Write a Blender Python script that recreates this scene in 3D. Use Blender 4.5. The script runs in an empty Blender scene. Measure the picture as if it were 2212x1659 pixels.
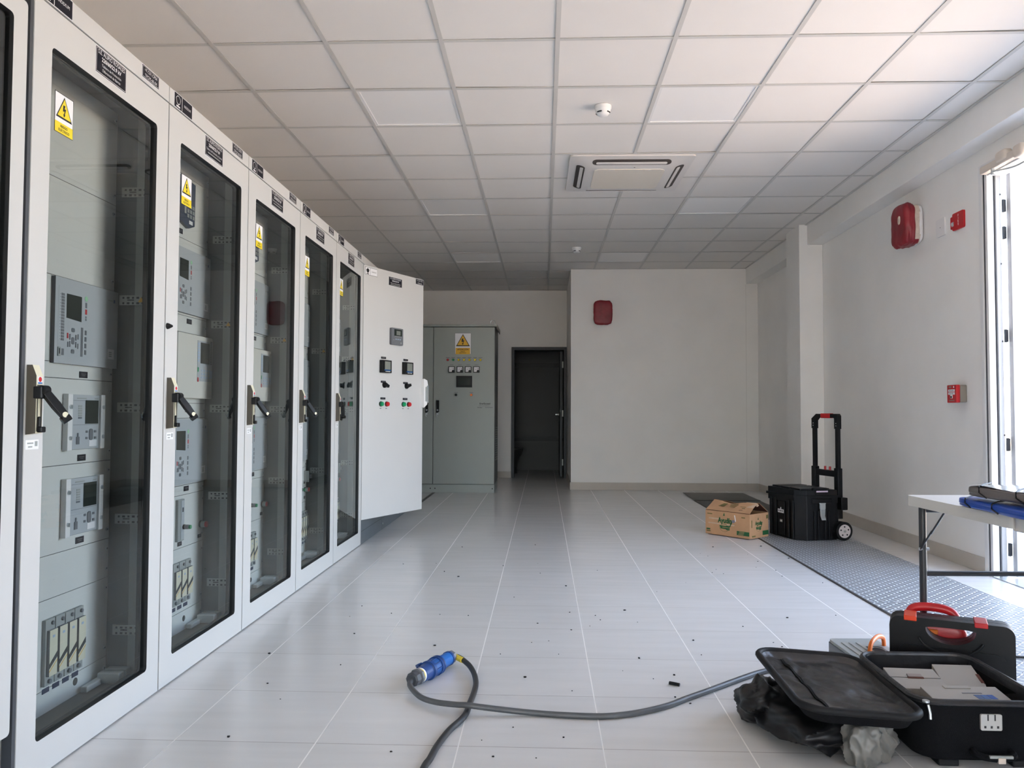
import bpy, math, random
from mathutils import Matrix, Vector, noise
random.seed(7)
scene = bpy.context.scene
COL = scene.collection
R = math.radians
# ------------------------------------------------------------------ camera, world, sun, exposure
cam_data = bpy.data.cameras.new('camera')
cam = bpy.data.objects.new('camera', cam_data)
COL.objects.link(cam)
scene.camera = cam
cam_data.sensor_fit = 'HORIZONTAL'
cam_data.sensor_width = 36.0
cam_data.lens = 1703.26 / 2212 * 36.0
cam_data.clip_start = 0.05
YAW, PITCH, ROLL = -0.03996, 0.03591, 0.00368
_fw = Vector((math.sin(YAW) * math.cos(PITCH), math.cos(YAW) * math.cos(PITCH), math.sin(PITCH)))
_r = Vector((math.cos(YAW), -math.sin(YAW), 0))
_u = _r.cross(_fw)
_r2 = _r * math.cos(ROLL) + _u * math.sin(ROLL)
_u2 = _u * math.cos(ROLL) - _r * math.sin(ROLL)
cam.matrix_world = Matrix(((_r2.x, _u2.x, -_fw.x, 0), (_r2.y, _u2.y, -_fw.y, 0),
                           (_r2.z, _u2.z, -_fw.z, 1.03419), (0, 0, 0, 1)))

world = bpy.data.worlds.new('sky')
scene.world = world
world.use_nodes = True
_nt = world.node_tree
_nt.nodes.clear()
_sky = _nt.nodes.new('ShaderNodeTexSky')
_sky.sky_type = 'NISHITA'
_sky.sun_disc = False
_sky.sun_elevation = R(58)
_sky.sun_rotation = R(-75)
_sky.altitude = 100
_bg = _nt.nodes.new('ShaderNodeBackground')
_bg.inputs['Strength'].default_value = 0.30
_wo = _nt.nodes.new('ShaderNodeOutputWorld')
_hs = _nt.nodes.new('ShaderNodeHueSaturation')
_hs.inputs['Saturation'].default_value = 0.70
_nt.links.new(_sky.outputs[0], _hs.inputs['Color'])
_nt.links.new(_hs.outputs[0], _bg.inputs[0])
_nt.links.new(_bg.outputs[0], _wo.inputs[0])

sun_data = bpy.data.lights.new('sun', 'SUN')
sun_data.energy = 6.5
sun_data.color = (1.0, 0.93, 0.82)
sun_data.angle = R(0.6)
sun = bpy.data.objects.new('sun', sun_data)
COL.objects.link(sun)
sun.rotation_euler = Vector((0.50, 0.14, -0.85)).to_track_quat('-Z', 'Y').to_euler()

portal_data = bpy.data.lights.new('doorway_portal', 'AREA')
portal_data.shape = 'RECTANGLE'
portal_data.size = 2.5
portal_data.size_y = 2.6
portal_data.cycles.is_portal = True
portal = bpy.data.objects.new('doorway_portal', portal_data)
COL.objects.link(portal)
portal.location = (3.0, 3.945, 1.3)
portal.rotation_euler = Vector((-1, 0, 0)).to_track_quat('-Z', 'Z').to_euler()

p2 = bpy.data.lights.new('fill_window_portal', 'AREA')  # portal of the window added in the left wall
p2.shape = 'RECTANGLE'
p2.size = 2.5
p2.size_y = 2.2
p2.cycles.is_portal = True
portal2 = bpy.data.objects.new('fill_window_portal', p2)
COL.objects.link(portal2)
portal2.location = (-2.68, -7.55, 1.6)
portal2.rotation_euler = Vector((1, 0, 0)).to_track_quat('-Z', 'Z').to_euler()

p3 = bpy.data.lights.new('fill_window_portal', 'AREA')  # portal of the window added in the rear wall
p3.shape = 'RECTANGLE'
p3.size = 2.8
p3.size_y = 2.2
p3.cycles.is_portal = True
portal3 = bpy.data.objects.new('fill_window_portal', p3)
COL.objects.link(portal3)
portal3.location = (-0.8, -9.12, 1.6)
portal3.rotation_euler = Vector((0, 1, 0)).to_track_quat('-Z', 'Z').to_euler()

p4 = bpy.data.lights.new('doorway_portal', 'AREA')  # portal of the added doorway behind the camera
p4.shape = 'RECTANGLE'
p4.size = 1.2
p4.size_y = 2.6
p4.cycles.is_portal = True
portal4 = bpy.data.objects.new('doorway_portal', p4)
COL.objects.link(portal4)
portal4.location = (3.0, -1.6, 1.3)
portal4.rotation_euler = Vector((-1, 0, 0)).to_track_quat('-Z', 'Z').to_euler()

vs = scene.view_settings
vs.view_transform = 'Standard'
vs.look = 'None'
vs.gamma = 1.0
vs.use_curve_mapping = False
vs.exposure = 3.3
cy = scene.cycles
cy.max_bounces = 14
cy.diffuse_bounces = 8
cy.glossy_bounces = 6
cy.transparent_max_bounces = 24
cy.transmission_bounces = 8
cy.sample_clamp_indirect = 12
cy.caustics_reflective = False
cy.caustics_refractive = False
cy.use_denoising = True
cy.blur_glossy = 0.5

# ------------------------------------------------------------------ materials
MATS = {}
def nodes(m):
    m.use_nodes = True
    nt = m.node_tree
    return nt, nt.nodes['Principled BSDF']
def mat(name, col, rough=0.5, metal=0.0, spec=0.5, vary=0.0, vscale=6.0, bump=0.0, bscale=40.0, coat=0.0, trans=0.0):
    if name in MATS: return MATS[name]
    m = bpy.data.materials.new(name)
    nt, b = nodes(m)
    b.inputs['Base Color'].default_value = (*col, 1)
    b.inputs['Roughness'].default_value = rough
    b.inputs['Metallic'].default_value = metal
    b.inputs['Specular IOR Level'].default_value = spec
    b.inputs['Coat Weight'].default_value = coat
    b.inputs['Transmission Weight'].default_value = trans
    tc = nt.nodes.new('ShaderNodeTexCoord')
    if vary > 0:
        n = nt.nodes.new('ShaderNodeTexNoise')
        n.inputs['Scale'].default_value = vscale
        n.inputs['Detail'].default_value = 4
        nt.links.new(tc.outputs['Object'], n.inputs['Vector'])
        mr = nt.nodes.new('ShaderNodeMapRange')
        mr.inputs[1].default_value = 0.3; mr.inputs[2].default_value = 0.7
        mr.inputs[3].default_value = 1 - vary; mr.inputs[4].default_value = 1 + vary
        nt.links.new(n.outputs['Fac'], mr.inputs[0])
        mx = nt.nodes.new('ShaderNodeVectorMath'); mx.operation = 'SCALE'
        mx.inputs[0].default_value = col
        nt.links.new(mr.outputs[0], mx.inputs['Scale'])
        nt.links.new(mx.outputs[0], b.inputs['Base Color'])
    if bump > 0:
        n2 = nt.nodes.new('ShaderNodeTexNoise')
        n2.inputs['Scale'].default_value = bscale
        n2.inputs['Detail'].default_value = 5
        nt.links.new(tc.outputs['Object'], n2.inputs['Vector'])
        bp = nt.nodes.new('ShaderNodeBump')
        bp.inputs['Strength'].default_value = bump
        bp.inputs['Distance'].default_value = 0.01
        nt.links.new(n2.outputs['Fac'], bp.inputs['Height'])
        nt.links.new(bp.outputs[0], b.inputs['Normal'])
    MATS[name] = m
    return m

def glass_mat(name, tint, rough=0.0):
    m = bpy.data.materials.new(name); m.use_nodes = True
    nt = m.node_tree; nt.nodes.clear()
    tr = nt.nodes.new('ShaderNodeBsdfTransparent'); tr.inputs[0].default_value = (*tint, 1)
    gl = nt.nodes.new('ShaderNodeBsdfGlossy'); gl.inputs['Roughness'].default_value = rough
    gl.inputs[0].default_value = (0.95, 1.0, 0.98, 1)
    fr = nt.nodes.new('ShaderNodeFresnel'); fr.inputs['IOR'].default_value = 1.62
    mx = nt.nodes.new('ShaderNodeMixShader'); out = nt.nodes.new('ShaderNodeOutputMaterial')
    nt.links.new(fr.outputs[0], mx.inputs[0]); nt.links.new(tr.outputs[0], mx.inputs[1])
    nt.links.new(gl.outputs[0], mx.inputs[2]); nt.links.new(mx.outputs[0], out.inputs[0])
    MATS[name] = m
    return m

class NG:
    """small helper to write node maths"""
    def __init__(s, nt): s.nt = nt
    def m(s, op, a, b=None, c=None):
        n = s.nt.nodes.new('ShaderNodeMath'); n.operation = op
        for i, v in enumerate((a, b, c)):
            if v is None: continue
            if isinstance(v, (int, float)): n.inputs[i].default_value = v
            else: s.nt.links.new(v, n.inputs[i])
        return n.outputs[0]
    def mix(s, f, a, b):
        n = s.nt.nodes.new('ShaderNodeMix'); n.data_type = 'RGBA'
        if isinstance(f, (int, float)): n.inputs[0].default_value = f
        else: s.nt.links.new(f, n.inputs[0])
        for i, v in ((6, a), (7, b)):
            if isinstance(v, tuple): n.inputs[i].default_value = (*v, 1)
            else: s.nt.links.new(v, n.inputs[i])
        return n.outputs[2]
    def noise(s, vec, scale, detail=3):
        n = s.nt.nodes.new('ShaderNodeTexNoise'); n.inputs['Scale'].default_value = scale
        n.inputs['Detail'].default_value = detail
        s.nt.links.new(vec, n.inputs['Vector']); return n.outputs['Fac']

def tile_floor(name, pitch, ox, oy, base, line_a, line_b, wa, wb, rough):
    m = bpy.data.materials.new(name); nt, b = nodes(m); g = NG(nt)
    tc = nt.nodes.new('ShaderNodeTexCoord'); sp = nt.nodes.new('ShaderNodeSeparateXYZ')
    nt.links.new(tc.outputs['Object'], sp.inputs[0])
    x, y = sp.outputs[0], sp.outputs[1]
    fx = g.m('DIVIDE', g.m('SUBTRACT', x, ox), pitch); fy = g.m('DIVIDE', g.m('SUBTRACT', y, oy), pitch)
    dx = g.m('ABSOLUTE', g.m('SUBTRACT', fx, g.m('ROUND', fx))); dy = g.m('ABSOLUTE', g.m('SUBTRACT', fy, g.m('ROUND', fy)))
    mx = g.m('LESS_THAN', dx, wa / pitch / 2); my = g.m('LESS_THAN', dy, wb / pitch / 2)
    # per tile tone
    cmb = nt.nodes.new('ShaderNodeCombineXYZ')
    nt.links.new(g.m('FLOOR', fx), cmb.inputs[0]); nt.links.new(g.m('FLOOR', fy), cmb.inputs[1])
    wn = nt.nodes.new('ShaderNodeTexWhiteNoise'); nt.links.new(cmb.outputs[0], wn.inputs['Vector'])
    # brushed streaks across the room, a different cut per tile
    st = nt.nodes.new('ShaderNodeCombineXYZ')
    nt.links.new(g.m('ADD', g.m('MULTIPLY', x, 2.2), g.m('MULTIPLY', wn.outputs['Value'], 40)), st.inputs[0])
    nt.links.new(g.m('MULTIPLY', y, 16.0), st.inputs[1])
    sn = g.noise(st.outputs[0], 1.0, 5)
    cl = g.noise(tc.outputs['Object'], 1.3, 3)
    t = g.m('ADD', g.m('ADD', g.m('MULTIPLY', g.m('SUBTRACT', wn.outputs['Value'], 0.5), 0.035),
            g.m('MULTIPLY', g.m('SUBTRACT', sn, 0.5), 0.16)), g.m('MULTIPLY', g.m('SUBTRACT', cl, 0.5), 0.10))
    sc = nt.nodes.new('ShaderNodeVectorMath'); sc.operation = 'SCALE'; sc.inputs[0].default_value = base
    nt.links.new(g.m('ADD', t, 1.0), sc.inputs['Scale'])
    c = g.mix(my, sc.outputs[0], line_b); c = g.mix(mx, c, line_a)
    nt.links.new(c, b.inputs['Base Color'])
    ln = g.m('MAXIMUM', mx, my)
    nt.links.new(g.m('ADD', g.m('ADD', rough - 0.05, g.m('MULTIPLY', sn, 0.06)), g.m('MULTIPLY', ln, 0.3)), b.inputs['Roughness'])
    bp = nt.nodes.new('ShaderNodeBump'); bp.inputs['Distance'].default_value = 0.002; bp.inputs['Strength'].default_value = 0.5
    nt.links.new(g.m('SUBTRACT', g.m('MULTIPLY', sn, 0.015), ln), bp.inputs['Height'])
    nt.links.new(bp.outputs[0], b.inputs['Normal'])
    b.inputs['Specular IOR Level'].default_value = 0.85
    MATS[name] = m; return m

def tread_plate(name, base):
    m = bpy.data.materials.new(name); nt, b = nodes(m); g = NG(nt)
    tc = nt.nodes.new('ShaderNodeTexCoord'); sp = nt.nodes.new('ShaderNodeSeparateXYZ')
    nt.links.new(tc.outputs['Object'], sp.inputs[0])
    p = 0.030
    u = g.m('DIVIDE', sp.outputs[0], p); v = g.m('DIVIDE', sp.outputs[1], p)
    iu = g.m('FLOOR', u); iv = g.m('FLOOR', v)
    par = g.m('MULTIPLY', g.m('FRACT', g.m('MULTIPLY', g.m('ADD', iu, iv), 0.5)), 2.0)
    sgn = g.m('SUBTRACT', g.m('MULTIPLY', g.m('GREATER_THAN', par, 0.5), 2.0), 1.0)
    a = g.m('SUBTRACT', g.m('FRACT', u), 0.5); c = g.m('SUBTRACT', g.m('FRACT', v), 0.5)
    ac = g.m('MULTIPLY', a, sgn)
    l = g.m('MULTIPLY', g.m('ADD', ac, c), 0.7071); w = g.m('MULTIPLY', g.m('SUBTRACT', ac, c), 0.7071)
    e = g.m('ADD', g.m('POWER', g.m('DIVIDE', l, 0.56), 2.0), g.m('POWER', g.m('DIVIDE', w, 0.16), 2.0))
    h = g.m('MAXIMUM', g.m('SUBTRACT', 1.0, e), 0.0)
    bp = nt.nodes.new('ShaderNodeBump'); bp.inputs['Distance'].default_value = 0.004; bp.inputs['Strength'].default_value = 1.0
    nt.links.new(g.m('POWER', h, 0.5), bp.inputs['Height']); nt.links.new(bp.outputs[0], b.inputs['Normal'])
    n = g.noise(tc.outputs['Object'], 5.0, 5)
    dark = tuple(q * 0.62 for q in base)
    c0 = g.mix(n, dark, base)
    hi = tuple(min(1, q * 2.6) for q in base)  # reflections on the raised treads painted in as a lighter colour
    nt.links.new(g.mix(g.m('MINIMUM', g.m('MULTIPLY', h, 2.5), 0.9), c0, hi), b.inputs['Base Color'])
    b.inputs['Metallic'].default_value = 0.35; b.inputs['Roughness'].default_value = 0.42
    MATS[name] = m; return m

def brick_mat(name):
    m = bpy.data.materials.new(name); nt, b = nodes(m)
    tc = nt.nodes.new('ShaderNodeTexCoord'); mp = nt.nodes.new('ShaderNodeMapping')
    mp.inputs['Rotation'].default_value = (R(90), 0, R(90))
    br = nt.nodes.new('ShaderNodeTexBrick')
    br.inputs['Scale'].default_value = 1.0
    br.inputs['Color1'].default_value = (0.62, 0.22, 0.09, 1); br.inputs['Color2'].default_value = (0.52, 0.18, 0.07, 1)
    br.inputs['Mortar'].default_value = (0.5, 0.42, 0.34, 1)
    br.inputs['Brick Width'].default_value = 0.25; br.inputs['Row Height'].default_value = 0.1; br.inputs['Mortar Size'].default_value = 0.012
    nt.links.new(tc.outputs['Object'], mp.inputs[0]); nt.links.new(mp.outputs[0], br.inputs['Vector'])
    nt.links.new(br.outputs['Color'], b.inputs['Base Color']); b.inputs['Roughness'].default_value = 0.9
    MATS[name] = m; return m

WALL = mat('wall_paint', (0.87, 0.86, 0.84), 0.5, vary=0.025, vscale=2.5, bump=0.06, bscale=90)
CEIL = mat('ceiling_tile', (0.80, 0.775, 0.745), 0.9, vary=0.02, vscale=1.5, bump=0.05, bscale=300)
TBAR = mat('ceiling_bar', (0.60, 0.59, 0.565), 0.5)
DIFF = mat('light_diffuser', (0.90, 0.89, 0.88), 0.35)
FLOOR = tile_floor('floor_tiles', 0.4475, 0.186, 3.816, (0.67, 0.67, 0.665), (0.76, 0.75, 0.73), (0.24, 0.23, 0.22), 0.0042, 0.0032, 0.27)
BASEB = mat('baseboard_tile', (0.52, 0.48, 0.43), 0.4, vary=0.03)
PLATE = tread_plate('tread_steel', (0.33, 0.35, 0.375))
SMOOTHP = mat('dark_and_shaded_steel', (0.055, 0.052, 0.046), 0.5, vary=0.2, vscale=4)
WHITE = mat('white_enamel', (0.56, 0.56, 0.555), 0.34, vary=0.012, vscale=3)
EXTW = mat('exterior_white', (0.42, 0.43, 0.45), 0.5)
FRAMEW = mat('white_frame_paint', (0.80, 0.80, 0.80), 0.4)
PANEL = mat('light_grey_panel', (0.635, 0.65, 0.63), 0.4, vary=0.02, vscale=4)
INNER = mat('cabinet_shade_grey', (0.13, 0.145, 0.145), 0.5, vary=0.12, vscale=5)
CHAN = mat('grey_channel', (0.30, 0.32, 0.31), 0.5)
ZINC = mat('zinc_rail', (0.36, 0.37, 0.355), 0.4, 0.25)
BLACK = mat('black_plastic', (0.005, 0.005, 0.006), 0.42, spec=0.28, vary=0.1)
RUBBER = mat('black_rubber', (0.008, 0.008, 0.009), 0.6, spec=0.25)
DGREY = mat('dark_grey_paint', (0.05, 0.055, 0.065), 0.5, vary=0.05)
PLINTH = mat('plinth_grey', (0.10, 0.115, 0.13), 0.5, vary=0.06)
RELG = mat('relay_grey', (0.42, 0.455, 0.485), 0.45)
RELW = mat('relay_white', (0.66, 0.65, 0.60), 0.45)
RELB = mat('relay_blue_black', (0.035, 0.05, 0.09), 0.4)
LCD = mat('dark_display', (0.022, 0.028, 0.025), 0.2, spec=0.25)
LCDG = mat('grey_display', (0.20, 0.215, 0.19), 0.15)
KEY = mat('grey_key', (0.13, 0.14, 0.155), 0.5)
CREAM = mat('cream_plastic', (0.66, 0.63, 0.48), 0.45)
OLIVE = mat('handle_taupe', (0.075, 0.066, 0.050), 0.5)
LBLUE = mat('pale_blue_key', (0.35, 0.46, 0.62), 0.45)
INK = mat('black_ink', (0.01, 0.01, 0.012), 0.6)
SIGNB = mat('dark_engraved_plate', (0.007, 0.006, 0.012), 0.5, spec=0.2)
SIGNN = mat('navy_label', (0.015, 0.025, 0.065), 0.6, spec=0.2)
PAPER = mat('white_label', (0.78, 0.78, 0.80), 0.5)
YELLOW = mat('warning_yellow', (0.80, 0.62, 0.02), 0.45)
AMBER = mat('warning_amber', (0.72, 0.40, 0.02), 0.45)
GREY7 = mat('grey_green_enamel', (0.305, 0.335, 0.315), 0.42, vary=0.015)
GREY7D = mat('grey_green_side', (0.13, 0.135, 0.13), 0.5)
RED = mat('red_plastic', (0.50, 0.012, 0.018), 0.35)
REDW = mat('red_wrap', (0.24, 0.010, 0.020), 0.42, vary=0.25, vscale=9, bump=0.35, bscale=14)
TAPE = mat('masking_tape', (0.62, 0.53, 0.45), 0.6, vary=0.12, vscale=30, bump=0.3, bscale=60)
GREEN = mat('green_button', (0.0, 0.28, 0.10), 0.3)
GRNINK = mat('green_ink', (0.015, 0.10, 0.03), 0.6)
OLIVINK = mat('olive_ink', (0.16, 0.13, 0.04), 0.7)
ORANGE = mat('orange_plastic', (0.75, 0.17, 0.01), 0.4)
STEEL = mat('bright_steel', (0.62, 0.66, 0.68), 0.3, 0.8)
KRAFT = mat('corrugated_card', (0.50, 0.285, 0.15), 0.75, vary=0.10, vscale=7, bump=0.1, bscale=30)
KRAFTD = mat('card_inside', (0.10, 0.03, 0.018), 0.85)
CLEART = mat('packing_tape', (0.60, 0.44, 0.31), 0.22, vary=0.1, vscale=20, bump=0.3, bscale=40)
CARDW = mat('white_card', (0.36, 0.34, 0.31), 0.7, vary=0.03)
LEATH = mat('black_lining', (0.018, 0.018, 0.020), 0.30, vary=0.15, vscale=5, bump=0.35, bscale=22)
CLOTH = mat('black_fabric', (0.005, 0.005, 0.006), 0.9, spec=0.15, bump=0.3, bscale=400)
BAGB = mat('black_bag_film', (0.007, 0.007, 0.008), 0.38, spec=0.35)
BAGC = mat('cloudy_bag_film', (0.20, 0.195, 0.18), 0.35, trans=0.25)
BLUEP = mat('blue_plug', (0.01, 0.12, 0.42), 0.35)
BLUED = mat('deep_blue_plug', (0.01, 0.05, 0.20), 0.35)
CABLE = mat('grey_cable', (0.075, 0.08, 0.085), 0.38, vary=0.15, vscale=15)
CABLEK = mat('black_cable', (0.022, 0.023, 0.025), 0.42, vary=0.2, vscale=12)
YTAPE = mat('yellow_tape', (0.70, 0.55, 0.06), 0.5)
TABLET = mat('table_plastic', (0.60, 0.585, 0.55), 0.5, bump=0.08, bscale=250)
LEGM = mat('charcoal_tube', (0.020, 0.021, 0.025), 0.4)
BLUEF = mat('blue_folder', (0.004, 0.055, 0.36), 0.3)
GREYF = mat('grey_folder', (0.12, 0.105, 0.10), 0.4)
CLEARF = mat('glossy_cover', (0.62, 0.66, 0.68), 0.08)
ACW = mat('ac_white', (0.70, 0.68, 0.66), 0.4)
ACC = mat('ac_cream', (0.72, 0.67, 0.59), 0.5)
ACD = mat('ac_slot', (0.06, 0.05, 0.045), 0.6)
CLOSER = mat('closer_cream', (0.68, 0.60, 0.52), 0.4)
GROUND = mat('sandy_ground', (0.50, 0.38, 0.28), 0.95, vary=0.15, vscale=0.8)
BRICK = brick_mat('orange_brick')
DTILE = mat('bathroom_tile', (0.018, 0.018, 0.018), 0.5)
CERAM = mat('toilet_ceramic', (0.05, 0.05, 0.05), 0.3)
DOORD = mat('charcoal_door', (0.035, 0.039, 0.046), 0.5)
CALLG = mat('taupe_box', (0.24, 0.215, 0.18), 0.5)
GLASS = glass_mat('cabinet_glass', (0.885, 0.91, 0.91))
BGLASS = mat('black_glass', (0.010, 0.012, 0.014), 0.08)
HUBW = mat('wheel_hub', (0.66, 0.62, 0.62), 0.45)

# ------------------------------------------------------------------ mesh builder
_tcache = {}
def text_geo(s, bold=0.0):
    k = (s, bold)
    if k in _tcache: return _tcache[k]
    cu = bpy.data.curves.new('t', 'FONT')
    cu.body = s; cu.size = 1.0; cu.resolution_u = 2; cu.offset = bold
    ob = bpy.data.objects.new('t', cu)
    me = bpy.data.meshes.new_from_object(ob)
    vs_ = [(v.co.x, v.co.y) for v in me.vertices]; fs = [tuple(p.vertices) for p in me.polygons]
    bpy.data.meshes.remove(me); bpy.data.objects.remove(ob); bpy.data.curves.remove(cu)
    _tcache[k] = (vs_, fs)
    return _tcache[k]

def rrect(x0, x1, y0, y1, r, n=4):
    pts = []
    for cx, cy_, a in ((x1 - r, y1 - r, 0), (x0 + r, y1 - r, 90), (x0 + r, y0 + r, 180), (x1 - r, y0 + r, 270)):
        for i in range(n + 1):
            t = R(a + 90 * i / n); pts.append((cx + r * math.cos(t), cy_ + r * math.sin(t)))
    return pts

def smooth_path(pts, n=6, closed=False):
    P = [Vector(p) for p in pts]; out = []
    L = len(P); rng = L if closed else L - 1
    for i in range(rng):
        if closed: a, b, c, d = P[(i - 1) % L], P[i], P[(i + 1) % L], P[(i + 2) % L]
        else: a, b, c, d = P[max(i - 1, 0)], P[i], P[i + 1], P[min(i + 2, L - 1)]
        for k in range(n):
            t = k / n
            out.append(0.5 * ((2 * b) + (c - a) * t + (2 * a - 5 * b + 4 * c - d) * t * t + (-a + 3 * b - 3 * c + d) * t ** 3))
    if not closed: out.append(P[-1])
    return out

class MB:
    def __init__(s): s.v = []; s.f = []; s.mi = []; s.ms = []; s.M = Matrix.Identity(4)
    def plane(s, o, xd, yd):
        xd = Vector(xd).normalized(); yd = Vector(yd).normalized(); n = xd.cross(yd)
        s.M = Matrix(((xd.x, yd.x, n.x, o[0]), (xd.y, yd.y, n.y, o[1]), (xd.z, yd.z, n.z, o[2]), (0, 0, 0, 1)))
        return s
    def reset(s): s.M = Matrix.Identity(4); return s
    def _m(s, m):
        if m not in s.ms: s.ms.append(m)
        return s.ms.index(m)
    def add(s, vs_, fs, m):
        k = len(s.v); i = s._m(m)
        s.v += [tuple(s.M @ Vector(p)) for p in vs_]
        for f in fs: s.f.append(tuple(k + q for q in f)); s.mi.append(i)
        return s
    def box(s, x0, x1, y0, y1, z0, z1, m):
        v = [(x0, y0, z0), (x1, y0, z0), (x1, y1, z0), (x0, y1, z0), (x0, y0, z1), (x1, y0, z1), (x1, y1, z1), (x0, y1, z1)]
        return s.add(v, [(0, 3, 2, 1), (4, 5, 6, 7), (0, 1, 5, 4), (1, 2, 6, 5), (2, 3, 7, 6), (3, 0, 4, 7)], m)
    def rect(s, cx, cy_, w, h, d0, d1, m):       # on a face plane: centre, size, depth range
        return s.box(cx - w / 2, cx + w / 2, cy_ - h / 2, cy_ + h / 2, d0, d1, m)
    def prism(s, poly, d0, d1, m, side=None):
        n = len(poly)
        s.add([(x, y, d1) for x, y in poly], [tuple(range(n))], m)
        s.add([(x, y, d0) for x, y in poly], [tuple(reversed(range(n)))], m)
        v = [(x, y, d0) for x, y in poly] + [(x, y, d1) for x, y in poly]
        return s.add(v, [(i, (i + 1) % n, n + (i + 1) % n, n + i) for i in range(n)], side or m)
    def ring(s, outer, inner, d0, d1, m, inner_m=None):
        n = len(outer)
        for d, fl in ((d1, False), (d0, True)):
            v = [(x, y, d) for x, y in outer] + [(x, y, d) for x, y in inner]
            fs = [(i, (i + 1) % n, n + (i + 1) % n, n + i) for i in range(n)]
            s.add(v, [tuple(reversed(f)) for f in fs] if fl else fs, m)
        v = [(x, y, d0) for x, y in outer] + [(x, y, d1) for x, y in outer]
        s.add(v, [(i, (i + 1) % n, n + (i + 1) % n, n + i) for i in range(n)], m)
        v = [(x, y, d0) for x, y in inner] + [(x, y, d1) for x, y in inner]
        return s.add(v, [(n + i, n + (i + 1) % n, (i + 1) % n, i) for i in range(n)], inner_m or m)
    def cyl(s, p0, p1, r0, r1=None, seg=20, m=None, caps=True, capm=None):
        r1 = r0 if r1 is None else r1
        p0, p1 = Vector(p0), Vector(p1); d = (p1 - p0).normalized()
        a = d.orthogonal().normalized(); b = d.cross(a)
        v = []
        for p, r in ((p0, r0), (p1, r1)):
            for i in range(seg):
                t = 2 * math.pi * i / seg; v.append(tuple(p + a * r * math.cos(t) + b * r * math.sin(t)))
        s.add(v, [(i, (i + 1) % seg, seg + (i + 1) % seg, seg + i) for i in range(seg)], m)
        if caps:
            s.add(v[:seg], [tuple(reversed(range(seg)))], capm or m); s.add(v[seg:], [tuple(range(seg))], capm or m)
        return s
    def disc(s, cx, cy_, r, d0, d1, m, seg=16, r1=None): return s.cyl((cx, cy_, d0), (cx, cy_, d1), r, r1, seg, m)
    def lathe(s, prof, o, ax, seg, m):           # prof: (radius, height) list along ax
        o = Vector(o); d = Vector(ax).normalized(); a = d.orthogonal().normalized(); b = d.cross(a); v = []
        for r, h in prof:
            for i in range(seg):
                t = 2 * math.pi * i / seg; v.append(tuple(o + d * h + a * r * math.cos(t) + b * r * math.sin(t)))
        n = len(prof)
        fs = [(j * seg + i, j * seg + (i + 1) % seg, (j + 1) * seg + (i + 1) % seg, (j + 1) * seg + i) for j in range(n - 1) for i in range(seg)]
        fs.append(tuple(reversed(range(seg)))); fs.append(tuple((n - 1) * seg + i for i in range(seg)))
        return s.add(v, fs, m)
    def tube(s, pts, r, m, seg=10, closed=False, flat=1.0):
        P = [Vector(p) for p in pts]; n = len(P); v = []; a = None
        for i in range(n):
            t = (P[(i + 1) % n] - P[(i - 1) % n]) if closed else (P[min(i + 1, n - 1)] - P[max(i - 1, 0)])
            t.normalize()
            a = t.orthogonal().normalized() if a is None else (a - t * a.dot(t)).normalized()
            b = t.cross(a)
            for k in range(seg):
                q = 2 * math.pi * k / seg; v.append(tuple(P[i] + a * r * math.cos(q) + b * r * flat * math.sin(q)))
        rng = n if closed else n - 1
        fs = [(i * seg + k, i * seg + (k + 1) % seg, ((i + 1) % n) * seg + (k + 1) % seg, ((i + 1) % n) * seg + k) for i in range(rng) for k in range(seg)]
        if not closed: fs.append(tuple(reversed(range(seg)))); fs.append(tuple((n - 1) * seg + k for k in range(seg)))
        return s.add(v, fs, m)
    def blob(s, c, h, m, p=5.0, n=10, amp=0.0, freq=6.0, seed=0, pick=None, fold=0.0):
        """rounded box with half sizes h; amp/freq crumple it; pick(unit point) may choose another material"""
        c = Vector(c); idx = {}; V = []; F = []; FM = []
        for ax in range(3):
            for sg in (-1, 1):
                for i in range(n):
                    for j in range(n):
                        q = []
                        for di, dj in ((0, 0), (1, 0), (1, 1), (0, 1)):
                            t = [0, 0, 0]; t[ax] = sg
                            t[(ax + 1) % 3] = -1 + 2 * (i + di) / n; t[(ax + 2) % 3] = -1 + 2 * (j + dj) / n
                            key = tuple(round(e, 4) for e in t)
                            if key not in idx:
                                w = Vector(t); L = (abs(w.x) ** p + abs(w.y) ** p + abs(w.z) ** p) ** (1 / p); w = w / L
                                k = 1.0
                                if amp: k += amp * noise.fractal(w * freq + Vector((seed, seed * .7, 3)), 1.0, 2.0, 3)
                                if fold: k *= 1 - fold * (abs(noise.noise(w * freq + Vector((seed, 2, seed)))) ** .8 * 1.6 - .35) - fold * .35 * abs(noise.noise(w * freq * 2.3 + Vector((3, seed, 1))))
                                idx[key] = len(V); V.append((w.copy(), Vector((w.x * h[0], w.y * h[1], w.z * h[2])) * k + c))
                            q.append(idx[key])
                        if sg < 0: q.reverse()
                        F.append(tuple(q)); FM.append(pick(sum((V[e][0] for e in q), Vector()) / 4) if pick else m)
        pts = [tuple(e[1]) for e in V]; k0 = len(s.v)
        s.v += [tuple(s.M @ Vector(e)) for e in pts]
        for f, mm in zip(F, FM): s.f.append(tuple(k0 + e for e in f)); s.mi.append(s._m(mm))
        return s
    def grid(s, fn, nu, nv, m):
        v = [tuple(fn(i / nu, j / nv)) for j in range(nv + 1) for i in range(nu + 1)]
        return s.add(v, [(j * (nu + 1) + i, j * (nu + 1) + i + 1, (j + 1) * (nu + 1) + i + 1, (j + 1) * (nu + 1) + i) for j in range(nv) for i in range(nu)], m)
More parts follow.
